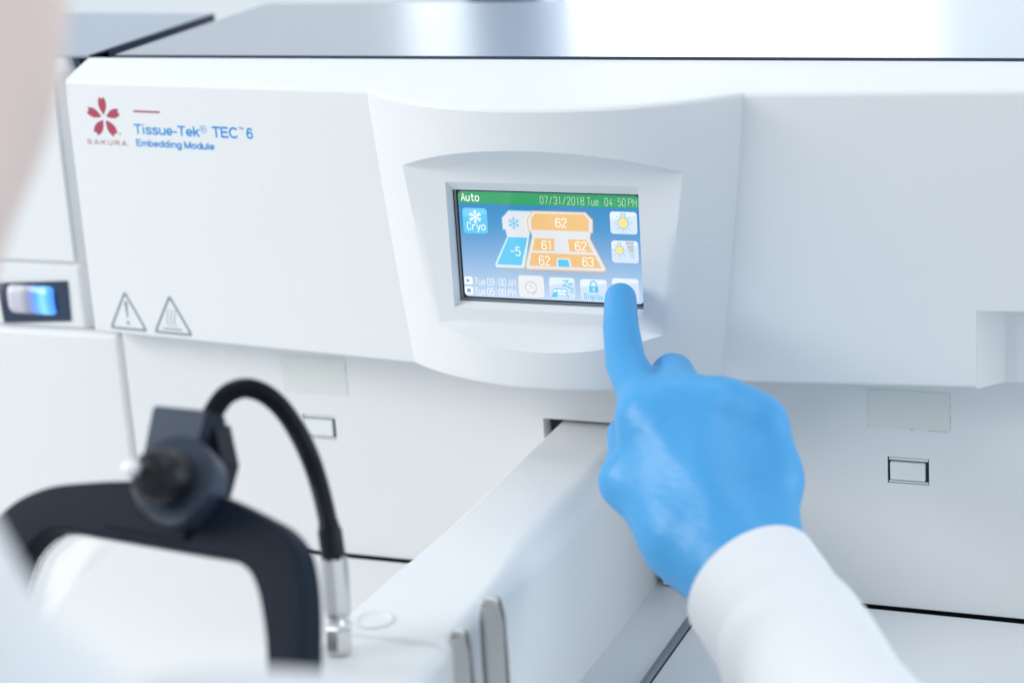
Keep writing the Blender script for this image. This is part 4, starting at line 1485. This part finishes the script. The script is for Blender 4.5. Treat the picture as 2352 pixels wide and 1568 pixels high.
def glove_skin(v):
    """soft creases of thin stretched nitrile: rings across the finger joints, pulls towards the thumb web"""
    out = v.copy()
    ax_ = J['tip'] - J['mcp']; la = np.linalg.norm(ax_); ax_ = ax_ / la
    rel = v - J['mcp']
    t = rel @ ax_
    rad_ = np.linalg.norm(rel - t[:, None] * ax_, axis=1)
    fing = np.clip((0.020 - rad_) / 0.006, 0, 1) * np.clip(t / 0.02, 0, 1)
    cen_ = F_center
    n_ = v - cen_; n_ /= np.maximum(np.linalg.norm(n_, axis=1), 1e-6)[:, None]
    for i in range(len(v)):
        c = Vector(v[i])
        d = mnoise.noise(c * 60) * 0.00034 + mnoise.noise(Vector((c.x * 150, c.y * 150, c.z * 420))) * 0.00016
        d += mnoise.noise(Vector((c.x * 90 + c.z * 120, c.y * 60, c.z * 90 - c.x * 100))) * 0.00016
        q = -0.8 * d
        out[i] = v[i] + q * np.array((-0.2, 1.0, -0.5))
        if fing[i] > 0:
            w = math.sin(t[i] * 2100 + 2.0 * mnoise.noise(c * 130)) * (0.4 + mnoise.noise(c * 70))
            out[i] = out[i] + (-0.00016 * fing[i] * w) * np.array((-0.2, 1.0, -0.5))
    back = np.array((-0.1, 0.85, -0.5))
    hol = P(1752, 1072, .925)
    out += (0.0026 * np.exp(-(np.linalg.norm(v - hol, axis=1) / .019) ** 2))[:, None] * back
    for a_, h_, r_ in ((J['mcp'], .0013, .0065), (J['m_mcp'], .0012, .006), (J['r_mcp'], .0008, .006)):
        b_ = J['w_c']
        e_ = b_ - a_
        tt = np.clip(((v - a_) @ e_) / (e_ @ e_), 0, 1)
        off_ = v - (a_ + tt[:, None] * e_)
        side = off_ - (off_ @ back / (back @ back))[:, None] * back
        front_ = (off_ @ back) < 0
        out -= (h_ * front_ * np.sin(np.pi * np.clip(tt * 1.15, 0, 1)) * np.exp(-(np.linalg.norm(side, axis=1) / r_) ** 2))[:, None] * back
    for p_, h_, r_ in ((J['m_mcp'], .0010, .010), (J['r_mcp'], .0009, .010), (J['p_mcp'], .0007, .010), (J['mcp'], .0006, .010)):
        dd = np.linalg.norm(v - (p_ + np.array((0, -.011, .005))), axis=1)
        out += (h_ * np.exp(-(dd / r_) ** 2))[:, None] * np.array((0.0, -0.8, 0.6))
    out[:, 1] = np.where(out[:, 2] > 0.262, np.minimum(out[:, 1], YS - 0.0010), out[:, 1])
    return out


F_center = np.array(J['w_m'])
glove = field_object(F, 'glove', 'glove', per, it=5, fn=glove_skin)

# ---- sleeve from cuff to shoulder
cuff = P(1730, 1343, .908)
SH = P(-465, 1905, .46)
EL = P(2150, 2240, .69)
sp = smooth_path([cuff, P(1780, 1418, .887), P(1872, 1566, .845), EL, P(700, 2066, .56), P(220, 2210, .51), SH, SH + np.array([-.07, .05, .03])], 150)
bm = bmesh.new()
fr = frames(sp)
NSEG = 56
rings_o, rings_i = [], []
cumul = [0.0]
for i in range(1, len(sp)): cumul.append(cumul[-1] + (sp[i] - sp[i - 1]).length)
prof_r = [(0.0, .0300), (.02, .0298), (.06, .0306), (.11, .0345), (.17, .0395), (.24, .046), (.30, .052), (.45, .060), (.62, .066), (.8, .07)]
def rad(s):
    for (a, ra), (b, rb) in zip(prof_r, prof_r[1:]):
        if s <= b: return ra + (rb - ra) * (s - a) / (b - a)
    return prof_r[-1][1]


VX, VY = camvec(1, 0, 0), camvec(0, 1, 0)
for i, (p0, t, u, w) in enumerate(fr):
    s = cumul[i]
    ro_, ri_ = [], []
    # orient the ring with the picture so folds and flattening land where they are seen
    uu = Vector(VX) - t * t.dot(Vector(VX)); uu.normalize()
    ww = t.cross(uu)
    for k in range(NSEG):
        a = 2 * math.pi * k / NSEG
        r = rad(s)
        q = p0 + (uu * math.cos(a) + ww * math.sin(a)) * r
        fold = 0.0
        p_ = p0 - t * (0.0065 * math.cos(a) * max(0, 1 - s / 0.04))
        if s > 0.02:
            ramp = min(1, (s - .02) / .03)
            for s0_, w_, am_, ph_ in ((.050, .0085, -.0020, 1.9), (.066, .0095, .0022, 1.9), (.084, .009, -.0018, 2.3), (.030, .008, -.0009, 5.2), (.040, .009, .0009, 5.2)):
                fold += ramp * am_ * math.exp(-((s - s0_ - .016 * math.sin(a + ph_)) / w_) ** 2) * (0.5 + 0.5 * math.sin(a + ph_ + 2.6))
            fold += ramp * 0.0030 * mnoise.noise(Vector((q.x * 16, q.y * 16, q.z * 16)))
        else:
            fold += 0.0002 * math.sin(2 * a + 1)
        ro_.append(bm.verts.new(p_ + (uu * math.cos(a) * 1.04 + ww * math.sin(a) * 0.94) * (r + fold)))
        if i < 12:
            ri_.append(bm.verts.new(p_ + (uu * math.cos(a) * 1.04 + ww * math.sin(a) * 0.94) * (r + fold - 0.0016)))
    rings_o.append(ro_)
    if ri_: rings_i.append(ri_)
for A_ in (rings_o, rings_i):
    for i in range(len(A_) - 1):
        for k in range(NSEG):
            bm.faces.new((A_[i][k], A_[i][(k + 1) % NSEG], A_[i + 1][(k + 1) % NSEG], A_[i + 1][k]))
for k in range(NSEG):
    bm.faces.new((rings_o[0][k], rings_o[0][(k + 1) % NSEG], rings_i[0][(k + 1) % NSEG], rings_i[0][k]))
bm.faces.new(rings_o[-1])
finish(bm, 'sleeve', 'coat', per, 70)

# ---- head, neck, arms as one body
HC = P(132, -290, .54) - 0.076 * AX[0]
PITCH, YAW = R(-24), R(-8)
cp, spn, cyw, syw = math.cos(PITCH), math.sin(PITCH), math.cos(YAW), math.sin(YAW)
RH = np.array([[cyw, -syw, 0], [syw, cyw, 0], [0, 0, 1]]) @ np.array([[1, 0, 0], [0, cp, -spn], [0, spn, cp]])
def hd(x, y, z): return HC + RH @ np.array([x, y, z])


NK0 = HC + np.array([-0.02, -0.075, -0.135])
LS = 2 * (NK0 + np.array([-.02, -.02, -.06])) - SH; LE = LS + np.array([-.05, .02, -.26]); LW = LE + np.array([.05, .10, -.19])
TC = (NK0 + np.array([-.03, -.05, 0]))
B = Field((-0.50, -0.90, -0.42), (0.40, -0.08, 0.72), 0.007)
B.ell(hd(0, -.012, .035), (.074, .094, .082), RH.T, .02)
B.ell(hd(0, .022, -.035), (.064, .072, .082), RH.T, .03)
B.cone(hd(-.045, .02, -.075), hd(0, .072, -.098), .022, .020, .02)
B.cone(hd(.045, .02, -.075), hd(0, .072, -.098), .022, .020, .02)
B.cone(hd(0, .088, .005), hd(0, .104, -.030), .008, .012, .012)
B.cone(hd(-.022, .082, -.058), hd(.022, .082, -.058), .008, .008, .008)
B.cone(hd(-.04, .080, .018), hd(.04, .080, .018), .011, .011, .014)
for s in (-1, 1):
    B.ell(hd(s * .074, -.010, -.015), (.010, .020, .032), RH.T, .008)
    B.ell(hd(s * .030, .090, .002), (.014, .010, .010), RH.T, .006, carve=True)
B.cone(hd(0, -.02, -.05), NK0, .052, .056, .03)
B.cone(NK0, np.array([TC[0], TC[1], .10]), .06, .105, .05)
B.cone(np.array([TC[0], TC[1], .10]), np.array([TC[0], TC[1] - .02, -.25]), .105, .11, .05)
B.cone(NK0 + np.array([0, -.01, -.05]), SH, .05, .050, .05)
B.cone(NK0 + np.array([0, -.01, -.05]), LS, .05, .050, .05)
B.chain([sp[k] for k in range(2, 126, 6)], [min(.045, max(.022, rad(cumul[k]) * .62)) for k in range(2, 126, 6)], .02)
B.cone(LS, LE, .046, .036, .03); B.cone(LE, LW, .036, .026, .02)
field_object(B, 'body', 'skin', per, it=4)
for s in (-1, 1):
    bm = bmesh.new()
    bmesh.ops.create_uvsphere(bm, u_segments=16, v_segments=10, radius=.0115)
    bmesh.ops.translate(bm, verts=bm.verts, vec=Vector(hd(s * .030, .0770, .002)))
    finish(bm, 'eye', 'eye', per, 60)
Hh = Field(HC - 0.15, HC + 0.15, 0.006)
Hh.ell(hd(0, -.018, .042), (.081, .098, .085), RH.T, .01)
Hh.ell(hd(0, -.05, -.01), (.074, .062, .07), RH.T, .03)
Hh.ell(hd(0, .085, -.035), (.090, .085, .085), RH.T, .02, carve=True)
field_object(Hh, 'hair', 'hair', per, it=3)
Cc = Field((-0.52, -0.95, -0.46), (0.20, -0.25, 0.50), 0.008)
Cc.cone(np.array([TC[0], TC[1] + .01, .30]), np.array([TC[0], TC[1], .08]), .10, .125, .05)
Cc.cone(np.array([TC[0], TC[1], .08]), np.array([TC[0], TC[1] - .02, -.42]), .125, .145, .05)
Cc.cone(NK0 + np.array([-.01, -.02, -.06]), SH, .058, .066, .05)
Cc.cone(NK0 + np.array([-.01, -.02, -.06]), LS, .058, .066, .05)
Cc.cone(LS, LE, .064, .054, .03); Cc.cone(LE, LW - (LW - LE) * .2, .054, .042, .03)
Cc.cone(NK0, NK0 + np.array([0, 0.02, -.02]), .072, .075, .02)
Cc.cone(NK0 + np.array([0, .004, .02]), hd(0, -.02, -.06), .062, .055, .004, ) if False else None
def drape(v):
    out = v.copy()
    for i in range(len(v)):
        c = Vector(v[i]); out[i] = v[i] + 0.006 * mnoise.noise(Vector((c.x * 14, c.y * 14, c.z * 5))) * np.array((0.5, 1, 0.2))
    return out


field_object(Cc, 'lab_coat', 'coat', per, it=4, fn=drape)
# left hand: the mirrored glove lowered at the other wrist
lh = glove.data.copy()
src = np.array(J['w_c'])
off = np.array(base_of(per))
for v in lh.vertices:
    q = np.array(v.co) + off - src
    q = np.array([-q[0], q[1], q[2]])
    q = LW + np.array([q[0], q[1] * .95 - 0.01, q[2] * .9])
    v.co = Vector(q - off)
lh.flip_normals()
link('glove', lh, per)
